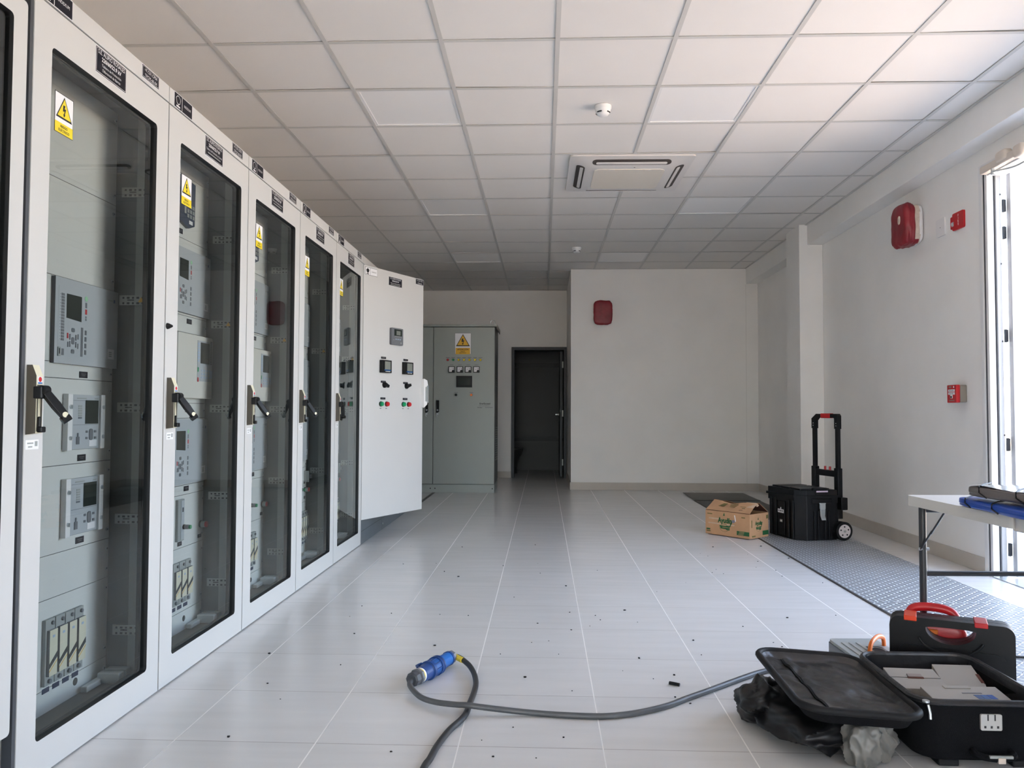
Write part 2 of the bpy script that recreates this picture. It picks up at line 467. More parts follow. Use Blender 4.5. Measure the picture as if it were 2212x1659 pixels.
    def text(s, t, cx, cy_, h, d, m, wmax=None, bold=0.0, left=False, flip=False):
        vs_, fs = text_geo(t, bold)
        if not vs_: return s
        xs = [p[0] for p in vs_]; x0, x1 = min(xs), max(xs); k = h / 0.72
        kx = k if wmax is None else min(k, wmax / (x1 - x0))
        off = cx if left else cx - (x1 - x0) * kx / 2
        f = -1 if flip else 1
        def tf(x, y):
            X, Y = off + (x - x0) * kx, cy_ - h / 2 + y * k
            return (2 * cx - X, 2 * cy_ - Y, d) if flip else (X, Y, d)
        return s.add([tf(*p) for p in vs_], fs, m)
    def build(s, name, parent=None, bevel=0.0, seg=2, smooth=True, angle=35, origin=None):
        me = bpy.data.meshes.new(name)
        o0 = Vector(origin) if origin is not None else Vector((0, 0, 0))
        me.from_pydata([tuple(Vector(p) - o0) for p in s.v], [], s.f)
        for m in s.ms: me.materials.append(m)
        me.polygons.foreach_set('material_index', s.mi)
        if smooth:
            me.polygons.foreach_set('use_smooth', [True] * len(s.f))
            me.set_sharp_from_angle(angle=R(angle))
        me.update()
        o = bpy.data.objects.new(name, me); COL.objects.link(o)
        o.location = o0
        if parent is not None: o.parent = parent
        if bevel:
            b = o.modifiers.new('bevel', 'BEVEL'); b.width = bevel; b.segments = seg; b.limit_method = 'ANGLE'; b.angle_limit = R(40)
            b.harden_normals = False
        return o

def tag(o, label, cat, group=None, kind=None):
    o['label'] = label; o['category'] = cat
    if group: o['group'] = group
    if kind: o['kind'] = kind
    return o
def thing(name, label, cat, loc=(0, 0, 0), rz=0.0, group=None):
    o = bpy.data.objects.new(name, None); COL.objects.link(o)
    o.empty_display_size = 0.1
    o.location = loc; o.rotation_euler = (0, 0, rz)
    return tag(o, label, cat, group)
def struct(o): o['kind'] = 'structure'; return o
# ------------------------------------------------------------------ the room
ZC = 2.975
XW = 2.87
YB, YA = 10.65, 12.5
D0, D1, DH = 2.70, 5.19, 2.60          # doorway in the right wall
b = MB(); b.box(-2.75, 4.4, -9.2, 14.6, -0.2, 0.0, FLOOR); struct(b.build('floor', smooth=False))
b = MB(); X1 = 2.95
b.box(XW, X1, -9.2, -2.2, 0, 3.3, WALL); b.box(XW, X1, -1.0, D0, 0, 3.3, WALL); b.box(XW, X1, -2.2, -1.0, DH, 3.3, WALL); b.box(XW, X1, D1, 12.62, 0, 3.3, WALL); b.box(XW, X1, D0, D1, DH, 3.3, WALL)  # includes an unseen doorway behind the camera, added for fill light
struct(b.build('wall_right', smooth=False))
b = MB(); b.box(2.712, XW - 0.001, -9.0, 8.185, 2.768, 3.2, WALL); b.box(2.712, XW - 0.001, 8.62, YB, 2.768, 3.2, WALL)
struct(b.build('beam_right', smooth=False, bevel=0.004))
b = MB(); b.box(2.63, XW - 0.001, 8.186, 8.619, 0, 3.2, WALL); struct(b.build('pillar_right', smooth=False, bevel=0.004))
b = MB(); b.box(0.369, XW - 0.001, YB, 12.9, 0, 3.2, WALL); b.box(2.709, 2.712, YB - 0.0012, YB, 0.1, 2.76, TBAR)
struct(b.build('wall_back', smooth=False, bevel=0.004))
b = MB(); b.box(-2.75, -0.51, YA, YA + .14, 0, 3.2, WALL); b.box(-0.51, 0.368, YA, YA + .14, 2.072, 3.2, WALL)
struct(b.build('wall_alcove', smooth=False))
WY0, WY1, WZ0, WZ1 = -8.8, -6.3, 0.5, 2.7                # window opening added in the left wall behind the camera for fill light
b = MB(); b.box(-2.75, -2.6, -9.2, WY0, 0, 3.3, WALL); b.box(-2.75, -2.6, WY1, YA, 0, 3.3, WALL); b.box(-2.75, -2.6, WY0, WY1, 0, WZ0, WALL); b.box(-2.75, -2.6, WY0, WY1, WZ1, 3.3, WALL)
struct(b.build('wall_left', smooth=False))
RX0, RX1 = -2.2, 0.6  # window opening added in the unseen rear wall for fill light
b = MB(); b.box(-2.6, RX0, -9.2, -9.05, 0, 3.3, WALL); b.box(RX1, XW, -9.2, -9.05, 0, 3.3, WALL); b.box(RX0, RX1, -9.2, -9.05, 0, WZ0, WALL); b.box(RX0, RX1, -9.2, -9.05, WZ1, 3.3, WALL)
struct(b.build('wall_rear', smooth=False))
b = MB()
for i in range(4): x = RX0 + (RX1 - RX0 - .05) * i / 3; b.box(x, x + .05, -9.16, -9.10, WZ0 + .0005, WZ1 - .0005, FRAMEW)
struct(b.build('fill_window_2', smooth=False))
b = MB()
for i in range(6): y = WY0 + (WY1 - WY0 - .05) * i / 5; b.box(-2.71, -2.65, y, y + .05, WZ0 + .0005, WZ1 - .0005, FRAMEW)
b.box(-2.71, -2.65, WY0, WY1, WZ0 + .0005, WZ0 + .05, FRAMEW); b.box(-2.71, -2.65, WY0, WY1, WZ1 - .05, WZ1 - .0005, FRAMEW)
struct(b.build('fill_window_1', smooth=False))
b = MB(); b.box(-4.7, 3.35, -9.4, 14.6, 3.3, 3.5, WALL); struct(b.build('roof', smooth=False))  # left eave lengthened to keep sun out of the added window

# suspended ceiling: single tiles in a grid of bars
GX, GY, P = 0.07, 4.044, 0.61
rnd = random.Random(3)
b = MB(); t = MB()
LIGHTS = {(-2, 1), (1, 1), (-2, 5), (2, 5), (1, 9), (-2, 9)}
AC = {(0, 3), (1, 3), (0, 4), (1, 4)}
xs = [-2.6] + [GX + P * i for i in range(-4, 5)] + [2.711]
ys = [-9.05] + [GY + P * j for j in range(-21, 14)] + [YA]
for i in range(len(xs) - 1):
    for j in range(len(ys) - 1):
        x0, x1, y0, y1 = xs[i], xs[i + 1], ys[j], ys[j + 1]
        if x1 - x0 < .02 or y1 - y0 < .02 or (y0 >= YB - .05 and x0 > 0.36): continue
        ci, cj = i - 5, j - 22
        if (ci, cj) in LIGHTS: continue
        h = [ZC + .002 + rnd.random() * .003 for _ in range(4)]
        if (ci, cj) == (1, 2): h = [ZC + .002, ZC + .002, ZC + .011, ZC + .004]
        if (ci, cj) == (0, 7): h = [ZC + .009, ZC + .003, ZC + .002, ZC + .006]
        if rnd.random() < .12: h[rnd.randrange(4)] += .006
        g = .004
        lo = [(x0 + g, y0 + g, h[0]), (x1 - g, y0 + g, h[1]), (x1 - g, y1 - g, h[2]), (x0 + g, y1 - g, h[3])]
        hi = [(q[0], q[1], q[2] + .015) for q in lo]
        b.add(lo + hi, [(3, 2, 1, 0), (4, 5, 6, 7), (0, 1, 5, 4), (1, 2, 6, 5), (2, 3, 7, 6), (3, 0, 4, 7)], CEIL)
b.box(-2.6, 2.86, -9.05, YA, ZC + .12, ZC + .14, DGREY)
struct(b.build('ceiling', smooth=False))
for x in xs[1:-1]:
    y1 = YB if x > .369 else YA
    t.box(x - .012, x + .012, -9.05, y1, ZC - .002, ZC + .001, TBAR); t.box(x - .002, x + .002, -9.05, y1, ZC, ZC + .03, TBAR)
for y in ys[1:-1]:
    x1 = 2.711 if y < YB else .368
    t.box(-2.6, x1, y - .012, y + .012, ZC - .0015, ZC + .0008, TBAR)
t.box(2.689, 2.711, -9.05, YB, ZC - .002, ZC + .001, TBAR); t.box(.37, 2.711, YB - .022, YB - .001, ZC - .002, ZC + .001, TBAR)
t.box(-2.6, .368, YA - .022, YA - .001, ZC - .002, ZC + .001, TBAR)
struct(t.build('trim_1', smooth=False))

# baseboards
b = MB(); H = .10; e = .012
b.box(XW - e, XW - .0005, -9.0, -2.2, 0.0005, H, BASEB); b.box(XW - e, XW - .0005, -1.0, 2.64, 0.0005, H, BASEB); b.box(XW - e, XW - .0005, D1 + .075, 8.185, 0.0005, H, BASEB); b.box(XW - e, XW - .0005, 8.62, YB - e, 0.0005, H, BASEB)
b.box(2.63 - e, 2.6295, 8.186 - e, 8.619, 0.0005, H, BASEB); b.box(2.63 - e, XW - e, 8.186 - e, 8.1855, 0.0005, H, BASEB)
struct(b.build('baseboard_right', smooth=False, bevel=.002))
b = MB(); b.box(.369 - e, XW - e, YB - e, YB - .0005, 0.0005, H, BASEB); b.box(.369 - e, .3685, YB, YA - .001, 0.0005, H, BASEB)
struct(b.build('baseboard_back', smooth=False, bevel=.002))
b = MB(); b.box(-2.59, -.512, YA - e, YA - .0005, 0.0005, H, BASEB); struct(b.build('baseboard_alcove', smooth=False, bevel=.002))

# doorway of the bright exit: steel frame profile, sill, open leaf
b = MB()
b.box(XW - .014, XW - .0005, D1 + .030, D1 + .068, 0.001, DH + .06, FRAMEW)
b.box(XW - .006, XW - .0005, D1 + .004, D1 + .030, 0.001, DH + .03, DGREY)
b.box(XW - .010, XW + .030, D1 - .022, D1 + .006, 0.001, DH, FRAMEW)
b.box(XW + .030, XW + .042, D1 - .014, D1 - .0005, 0.001, DH, DGREY)
b.box(XW + .042, X1 - .006, D1 - .030, D1 - .0005, 0.001, DH, EXTW)
b.box(XW - .010, X1 + .02, D0 + .0005, D0 + .03, 0.001, DH, FRAMEW)
b.box(XW - .014, XW - .0005, D0 - .05, D0, 0.001, DH + .06, FRAMEW)
b.box(XW - .014, XW - .0005, D0 - .05, D1 + .03, DH + .03, DH + .06, FRAMEW)
b.box(XW - .010, X1 + .02, D0 + .03, D1 - .03, DH - .028, DH - .0005, FRAMEW)
for z in (.35, .9, 1.5, 2.0, 2.45): b.cyl((XW + .07, D1 - .0305, z), (XW + .07, D1 - .032, z), .006, None, 10, DGREY)
struct(b.build('trim_2', smooth=False, bevel=.002))
b = MB(); b.box(XW - .02, X1 + .05, D0 + .03, D1 - .03, 0.0005, .006, STEEL); struct(b.build('trim_3', smooth=False))
lf = MB(); lf.box(2.972, 3.91, 5.105, 5.150, .012, DH - .02, EXTW)
leaf = tag(lf.build('door_1', smooth=False, bevel=.002), 'white steel exit door swung open into the daylight', 'door', kind='structure')
for z in (.175, .84, 1.535, 2.20, 2.375):
    h = MB(); h.cyl((2.958, 5.160, z - .042), (2.958, 5.160, z + .042), .009, None, 12, DGREY)
    h.box(2.950, 2.971, 5.1505, 5.156, z - .04, z + .04, DGREY); h.build('hinge', leaf)
# leaf on the near side of the double doorway
lf = MB(); lf.box(2.972, 3.91, 2.735, 2.78, .012, DH - .02, EXTW)
leaf2 = tag(lf.build('door_3', smooth=False, bevel=.002), 'second white exit door leaf, opened outwards', 'door', kind='structure')

# door closer above the exit
t = thing('door_closer', 'cream door closer with a steel arm over the exit doorway', 'door closer', (XW - .011, 5.0, 2.55))
q = MB(); q.box(-.045, 0.0, -.26, .165, .028, .075, CLOSER); q.blob((-.03, -.08, .075), (.028, .06, .035), CLOSER, 4, 6)
q.blob((-.03, -.26, .05), (.032, .05, .04), CLOSER, 4, 6); q.build('closer_body', t, bevel=.006)
q = MB(); q.tube(smooth_path([(-.02, .03, .02), (-.04, .0, .005), (.02, -.12, .0), (.03, -.34, .012)]), .006, STEEL, 8)
q.cyl((-.03, .03, .03), (-.03, .03, -.01), .016, None, 12, STEEL); q.build('closer_arm', t)

# dark doorway of the washroom in the alcove
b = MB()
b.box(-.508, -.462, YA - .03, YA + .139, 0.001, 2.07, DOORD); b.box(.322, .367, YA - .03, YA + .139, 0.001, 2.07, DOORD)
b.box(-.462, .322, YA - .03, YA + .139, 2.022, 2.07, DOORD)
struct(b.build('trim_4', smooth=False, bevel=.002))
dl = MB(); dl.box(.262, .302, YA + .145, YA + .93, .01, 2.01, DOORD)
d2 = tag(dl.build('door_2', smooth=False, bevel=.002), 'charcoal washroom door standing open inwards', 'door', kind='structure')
q = MB(); q.cyl((.262, YA + .86, 1.0), (.21, YA + .86, 1.0), .010, None, 10, STEEL); q.cyl((.21, YA + .86, 1.0), (.21, YA + .74, 1.0), .009, None, 10, STEEL)
q.cyl((.262, YA + .86, 1.0), (.256, YA + .86, 1.0), .025, None, 14, STEEL); q.build('door_handle', d2)
for z in (.24, 1.02, 1.80):
    q = MB(); q.box(.296, .318, YA + .140, YA + .1435, z - .05, z + .05, ZINC); q.build('hinge', d2)
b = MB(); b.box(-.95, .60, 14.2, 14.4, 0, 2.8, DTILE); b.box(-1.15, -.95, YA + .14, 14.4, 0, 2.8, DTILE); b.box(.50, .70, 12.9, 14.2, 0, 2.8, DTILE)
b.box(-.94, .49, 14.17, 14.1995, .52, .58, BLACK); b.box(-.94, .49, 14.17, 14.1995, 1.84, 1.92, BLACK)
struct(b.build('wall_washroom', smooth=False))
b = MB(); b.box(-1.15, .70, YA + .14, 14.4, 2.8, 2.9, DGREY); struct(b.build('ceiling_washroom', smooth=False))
t = thing('toilet', 'toilet in the dark washroom beyond the charcoal doorway', 'toilet', (-.55, 13.45, 0))
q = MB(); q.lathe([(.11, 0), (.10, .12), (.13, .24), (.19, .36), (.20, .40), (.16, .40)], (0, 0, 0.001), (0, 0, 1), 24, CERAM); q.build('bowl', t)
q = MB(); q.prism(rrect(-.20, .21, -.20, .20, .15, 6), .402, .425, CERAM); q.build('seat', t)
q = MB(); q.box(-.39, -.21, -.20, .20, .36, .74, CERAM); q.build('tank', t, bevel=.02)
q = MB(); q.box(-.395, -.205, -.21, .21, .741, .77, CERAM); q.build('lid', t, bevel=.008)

# outside
b = MB(); b.box(2.951, 40, -30, 45, -.25, -.03, GROUND); b.box(-30, 3.02, -30, -9.21, -.25, -.03, GROUND); b.box(-30, -2.76, -9.2, 45, -.25, -.03, GROUND); struct(b.build('ground_outside', smooth=False))
b = MB(); b.box(12, 12.25, 9, 40, -.03, 1.95, BRICK); struct(b.build('wall_outside', smooth=False))

# ------------------------------------------------------------------ ceiling fittings
for ci, cj, lab in ((-2, 1, 'square white ceiling light panel in the left column, nearest the camera'), (1, 1, 'square white ceiling light panel right beside the nearer smoke detector'),
               (-2, 5, 'square white ceiling light panel left of the cassette air conditioner'), (2, 5, 'square white ceiling light panel just right of the air conditioner'),
               (1, 9, 'square white ceiling light panel right of the farther smoke detector'), (-2, 9, 'square white ceiling light panel above the open white cabinet door')):
    x, y = GX + P * (ci + .5), GY + P * (cj + .5)
    t = thing('ceiling_light', lab, 'ceiling light', (x, y, ZC + .0015), 0, 'square ceiling light panels')
    w = P / 2 - .006
    q = MB(); q.ring(rrect(-w, w, -w, w, .004), rrect(-w + .022, w - .022, -w + .022, w - .022, .004), 0, .03, FRAMEW); q.build('frame', t)
    q = MB(); q.box(-w + .022, w - .022, -w + .022, w - .022, .004, .012, DIFF); q.build('diffuser', t)

t = thing('air_conditioner', 'white four-way cassette air conditioner set in the ceiling tiles', 'air conditioner', (.665, 6.355, ZC - .003), R(.6))
q = MB(); w = .472
v0 = rrect(-w, w, -w, w, .03); v1 = rrect(-.435, .435, -.435, .435, .04); v2 = rrect(-.325, .325, -.325, .325, .07)
n = len(v0)
q.add([(x, y, 0) for x, y in v0] + [(x, y, -.012) for x, y in v0] + [(x, y, -.014) for x, y in v1] + [(x, y, -.045) for x, y in v2], [(j * n + i, j * n + (i + 1) % n, (j + 1) * n + (i + 1) % n, (j + 1) * n + i) for j in range(3) for i in range(n)] + [tuple(3 * n + i for i in range(n))], ACW)
q.build('casing', t, angle=15)
for k in range(4):
    q = MB(); q.M = Matrix.Rotation(R(90 * k), 4, 'Z') @ Matrix.Translation((0, -.383, -.029)) @ Matrix.Rotation(R(-15.7), 4, 'X')
    q.prism(rrect(-.300, .300, -.034, .034, .033, 6), -.003, .002, ACD)
    q.prism(rrect(-.270, .270, -.004, .022, .012, 4), -.006, -.003, ACW)
    q.build('air_outlet', t)
q = MB(); q.prism(rrect(-.275, .275, -.262, .262, .05, 6), -.050, -.044, ACC); 
for x in (-.14, .14): q.box(x - .025, x + .025, -.256, -.244, -.053, -.050, ACW)
q.build('intake_grille', t, bevel=.004)
q = MB(); q.plane((0, -.300, -.0455), (1, 0, 0), (0, -1, 0)); q.disc(.03, 0, .006, 0, .0006, INK); q.build('maker_mark', t)

for x, y, lab in ((.373, 4.955, 'white smoke detector on the ceiling nearest the camera'), (.386, 9.25, 'white smoke detector on the ceiling towards the back wall')):
    t = thing('smoke_detector', lab, 'smoke detector', (x, y, ZC + .0015), 0, 'ceiling smoke detectors')
    q = MB(); q.lathe([(.054, 0), (.054, .012), (.050, .022)], (0, 0, 0), (0, 0, -1), 28, FRAMEW); q.build('base', t)
    q = MB(); q.lathe([(.049, .022), (.046, .036), (.038, .052), (.030, .060), (.014, .063)], (0, 0, 0), (0, 0, -1), 28, FRAMEW)
    for k in range(4):
        a0 = R(90 * k + 55 - 90)
        q.tube([(.0435 * math.cos(a0 + u * .09), .0435 * math.sin(a0 + u * .09), -.044) for u in range(-4, 5)], .0042, INK, 6)
    q.build('sensor_head', t)

# ------------------------------------------------------------------ wall fittings
def strobe(name, label, loc, rz, sz, patch):
    t = thing(name, label, 'alarm strobe', loc, rz, 'red wrapped alarm strobes')
    w, d, h = sz                      # local: wall behind at +y, front towards -y
    q = MB(); q.blob((0, -d * .70, 0), (w / 2, d * .30, h / 2), REDW, 4.5, 16, .05, 2.2, 3); q.build('red_cover', t, angle=60)
    q = MB(); q.blob((0, -d * .36, -.004), (w / 2 - .012, d * .355, h / 2 - .012), TAPE, 5, 14, .045, 3.1, 8,
                     pick=lambda u: FRAMEW if u.y > .35 else (REDW if (u.z < -.75 and u.y < .3) else TAPE)); q.build('taped_side', t, angle=60)
    if patch:
        q = MB(); q.blob((.035, -d * .985, .035), (.022, .006, .034), TAPE, 2.6, 6, .1, 3, 5); q.build('tape_patch', t)
    return t
strobe('alarm_strobe', 'alarm strobe wrapped in red film and beige tape on the right wall', (XW - .004, 6.125, 2.475), R(-90), (.265, .155, .325), True)
strobe('alarm_strobe', 'alarm strobe wrapped in dark red film on the back wall', (.795, YB - .004, 2.375), 0, (.25, .10, .325), False)

q = MB(); q.plane((XW, 5.77, 2.378), (0, -1, 0), (0, 0, 1)); q.prism(rrect(-.062, .062, -.064, .064, .008), .0005, .010, FRAMEW); q.disc(0, .0, .004, .010, .0105, KEY, 8)
tag(q.build('blank_plate', bevel=.003, origin=(XW, 5.77, 2.378)), 'white blank plate on the right wall beside the red FIRE plate', 'wall plate')
t = thing('fire_strobe_plate', 'red FIRE notification plate high on the right wall near the exit', 'fire alarm plate', (XW, 5.535, 2.37))
q = MB(); q.plane((0, 0, 0), (0, -1, 0), (0, 0, 1))
q.prism(rrect(-.058, .088, -.060, .060, .012), .0005, .014, RED); q.prism(rrect(-.085, -.055, -.044, .042, .008), .0005, .013, RED); q.build('plate', t, bevel=.003)
q = MB(); q.plane((0, 0, 0), (0, -1, 0), (0, 0, 1))
for k, ch in enumerate('FIRE'): q.text(ch, .022, .036 - k * .020, .016, .0146, FRAMEW, None, .03)
q.build('lettering', t, smooth=False)
q = MB(); q.plane((0, 0, 0), (0, -1, 0), (0, 0, 1)); q.rect(-.052, -.012, .026, .030, .014, .017, STEEL); q.disc(-.052, -.012, .010, .017, .022, CLEARF); q.build('lamp', t)
t = thing('manual_call_point', 'red manual fire alarm pull station on a taupe box, right wall', 'alarm pull station', (XW, 5.52, 1.172))
q = MB(); q.plane((0, 0, 0), (0, -1, 0), (0, 0, 1)); q.rect(0, 0, .118, .118, .0005, .048, CALLG); q.build('back_box', t, bevel=.006)
q = MB(); q.plane((0, 0, 0), (0, -1, 0), (0, 0, 1)); q.rect(0, 0, .122, .122, .048, .075, RED); q.build('pull_front', t, bevel=.004)
q = MB(); q.plane((0, 0, 0), (0, -1, 0), (0, 0, 1))
q.rect(0, .022, .085, .016, .075, .0762, PAPER); q.rect(0, .002, .085, .016, .075, .0762, PAPER); q.rect(0, -.018, .028, .026, .075, .0775, PAPER); q.rect(0, -.022, .016, .014, .0775, .079, INK)
q.text('FIRE ALARM', 0, .022, .008, .0765, INK, .07); q.text('PULL HERE', 0, .002, .008, .0765, INK, .07); q.rect(-.018, .046, .034, .012, .075, .0756, CALLG); q.rect(.030, .046, .010, .012, .075, .0756, PAPER); q.rect(0, -.046, .07, .006, .075, .0756, CALLG)
q.build('pull_handle', t, smooth=False)
# ------------------------------------------------------------------ relay cabinets along the left wall
KX, KY, KW = -1.416, 2.081, 0.806
KT, KD = 2.262, 2.197
def FP(off=0.0, s0=0.0, z0=0.0):                # face plane of a cabinet: x along the row, y up, depth into the room
    return MB().plane((off, s0, z0), (0, 1, 0), (0, 0, 1))

def tree_plate(t, name, s, z, w, h, d, dark=True, label=None, P0=None):
    q = P0() if P0 else FP()
    bg, fg = (SIGNB, PAPER) if dark else (PAPER, INK)
    q.rect(s, z, w, h, d, d + .0015, fg if dark else KEY); q.rect(s, z, w - .005, h - .005, d + .0015, d + .002, bg)
    q.rect(s - w * .08, z, .0022, h - .006, d + .002, d + .0024, fg if dark else KEY)
    cx = s - w * .29
    cr = [(cx + .30 * h * math.cos(a) * (1 + .10 * math.sin(5 * a)), z + .08 * h + .28 * h * math.sin(a)) for a in [2 * math.pi * k / 28 for k in range(28)]]
    if dark:
        n = len(cr); ins = [(cx + (x - cx) * .86, z + .08 * h + (y - z - .08 * h) * .86) for x, y in cr]
        q.add([(x, y, d + .0026) for x, y in cr] + [(x, y, d + .0026) for x, y in ins], [(i, (i + 1) % n, n + (i + 1) % n, n + i) for i in range(n)], fg)
    else: q.add([(x, y, d + .0026) for x, y in cr], [tuple(range(len(cr)))], fg)
    q.rect(cx, z - .25 * h, h * .05, .14 * h, d + .002, d + .0026, fg)
    q.rect(cx, z - .34 * h, h * .5, .10 * h, d + .002, d + .0026, fg)
    q.text('INDEXUM', s + w * .21, z, h * .17, d + .0026, fg, w * .36)
    return q.build(name, t, smooth=False)
def name_plate(t, name, s, z, w, h, d, lines, P0=None):
    q = P0() if P0 else FP()
    q.rect(s, z, w, h, d, d + .0012, PAPER); q.rect(s, z, w - .005, h - .005, d + .0012, d + .0018, SIGNB)
    q.rect(s, z, w - .010, h - .010, d + .0018, d + .0019, PAPER); q.rect(s, z, w - .0125, h - .0125, d + .0019, d + .0023, SIGNB)
    for tx, yy, hh, bd in lines:
        if not tx: q.rect(s, z + yy, w * .7, hh * .5, d + .0023, d + .0026, CHAN); continue
        q.text(tx, s, z + yy, hh, d + .0026, PAPER, w * .86, bd)
    return q.build(name, t, smooth=False)
MAIN = lambda a, c: [('S.E. ALIPIO ROSALES', .029, .0135, 0), ('220/60/22.9 kV', .010, .0135, .02), (a, -.009, .009, 0), (c, -.024, .009, 0)]
def warning(t, s, z, d, w=.09, h=.12, P0=None, name='warning_sign', amber=False):
    q = P0() if P0 else FP()
    yl = AMBER if amber else YELLOW
    q.rect(s, z, w, h, d, d + .0006, INK); q.rect(s, z, w - .004, h - .004, d + .0006, d + .0009, PAPER)
    q.rect(s, z - h * .36, w * (.9 if amber else .96), h * (.30 if amber else .26), d + .0009, d + .0012, yl)
    k = w * .46; cy_ = z + h * .14
    tri = lambda f: [(s - k * f, cy_ - k * .80 * f), (s + k * f, cy_ - k * .80 * f), (s, cy_ + k * .95 * f)]
    q.prism(tri(.94), d + .0009, d + .0012, INK); q.prism(tri(.78), d + .0012, d + .0015, yl)
    u = k * .095; bx, by = s, cy_ - k * .08
    bolt = [(-1.5, 3.8), (.9, 3.8), (0, 1.2), (1.9, 1.5), (.4, -3.2), (1.3, -3.0), (-.4, -5.2), (-1.5, -2.8), (-.6, -3.1), (.3, -.6), (-1.9, -1.0)]
    q.prism([(bx + u * a, by + u * c) for a, c in bolt], d + .0015, d + .0018, INK)
    if amber:
        q.text('ATENCIÓN', s, z - h * .28, h * .075, d + .0015, INK, w * .86, .03); q.text('RIESGO', s, z - h * .375, h * .045, d + .0015, INK, None, .02); q.text('ELÉCTRICO', s, z - h * .445, h * .045, d + .0015, INK, None, .02)
    else:
        q.text('RIESGO', s, z - h * .31, h * .062, d + .0015, INK, w * .8, .02); q.text('ELÉCTRICO', s, z - h * .41, h * .062, d + .0015, INK, w * .8, .02)
    return q.build(name, t, smooth=False)

def door_handle(t, s, z0, z1, swung):
    zc = z1 - .075
    base = MB()
    prof = [(0, z0), (.028, z0 + .004), (.028, z1 - .030), (.016, z1), (0, z1)]
    base.plane((0, s, 0), (1, 0, 0), (0, 0, 1))
    base.prism(prof, -.014, .014, OLIVE, CREAM)
    base.add([(x, z, .0142) for x, z in prof], [tuple(range(5))], OLIVE)
    base.reset(); base.box(.0282, .0290, s - .011, s + .011, z0 + .01, z1 - .055, OLIVE)
    base.box(.0290, .0300, s - .007, s + .003, z0 + .03, zc, CREAM)
    base.plane((.0283, s, z1 - .042), (0, 1, 0), (0, 0, 1)); base.rect(0, 0, .020, .020, 0, .001, PAPER); base.disc(0, .002, .007, .001, .0015, RED, 12); base.rect(0, -.008, .018, .004, .001, .0015, BLUEP)
    h = base.build('handle_base', t, smooth=False, bevel=.0015)
    q = MB()
    q.box(.020, .044, s - .0165, s + .006, zc - .018, zc + .016, BLACK)
    q.cyl((.040, s - .010, zc + .006), (.040, s + .014, zc + .006), .013, None, 14, BLACK)
    q.box(.0282, .042, s - .010, s + .012, z0 + .006, z0 + .022, BLACK); q.box(.0282, .036, s - .008, s, z0 + .02, z0 + .050, BLACK)
    a = Vector((.042, s + .004, zc))
    e = Vector((.085, s + .034, zc - .072)) if swung else Vector((.046, s + .010, z0 + .03))
    d = (e - a).normalized(); wv = Vector((0, 1, 0)).cross(d).normalized() if not swung else Vector((.75, -.45, .1)).cross(d).normalized(); uv = d.cross(wv)
    pts = []
    for p, kw, ku in ((a, .011, .009), (a + (e - a) * .5, .0125, .009), (e, .010, .008)):
        pts.append([tuple(p + wv * x * kw + uv * y * ku) for x, y in ((-1, -1), (1, -1), (1, 1), (-1, 1))])
    v = sum(pts, []); fs = [(j * 4 + i, j * 4 + (i + 1) % 4, (j + 1) * 4 + (i + 1) % 4, (j + 1) * 4 + i) for j in range(2) for i in range(4)] + [(3, 2, 1, 0), (8, 9, 10, 11)]
    q.add(v, fs, BLACK)
    q.cyl(e + wv * -.014 - uv * .003, e + wv * .010 + uv * .003, .0105, None, 12, BLACK)
    q.cyl(e - d * .010 + uv * .0078, e - d * .010 + uv * .0098, .008, None, 12, CREAM) if swung else None
    q.build('swing_lever', t, bevel=.003, smooth=False)

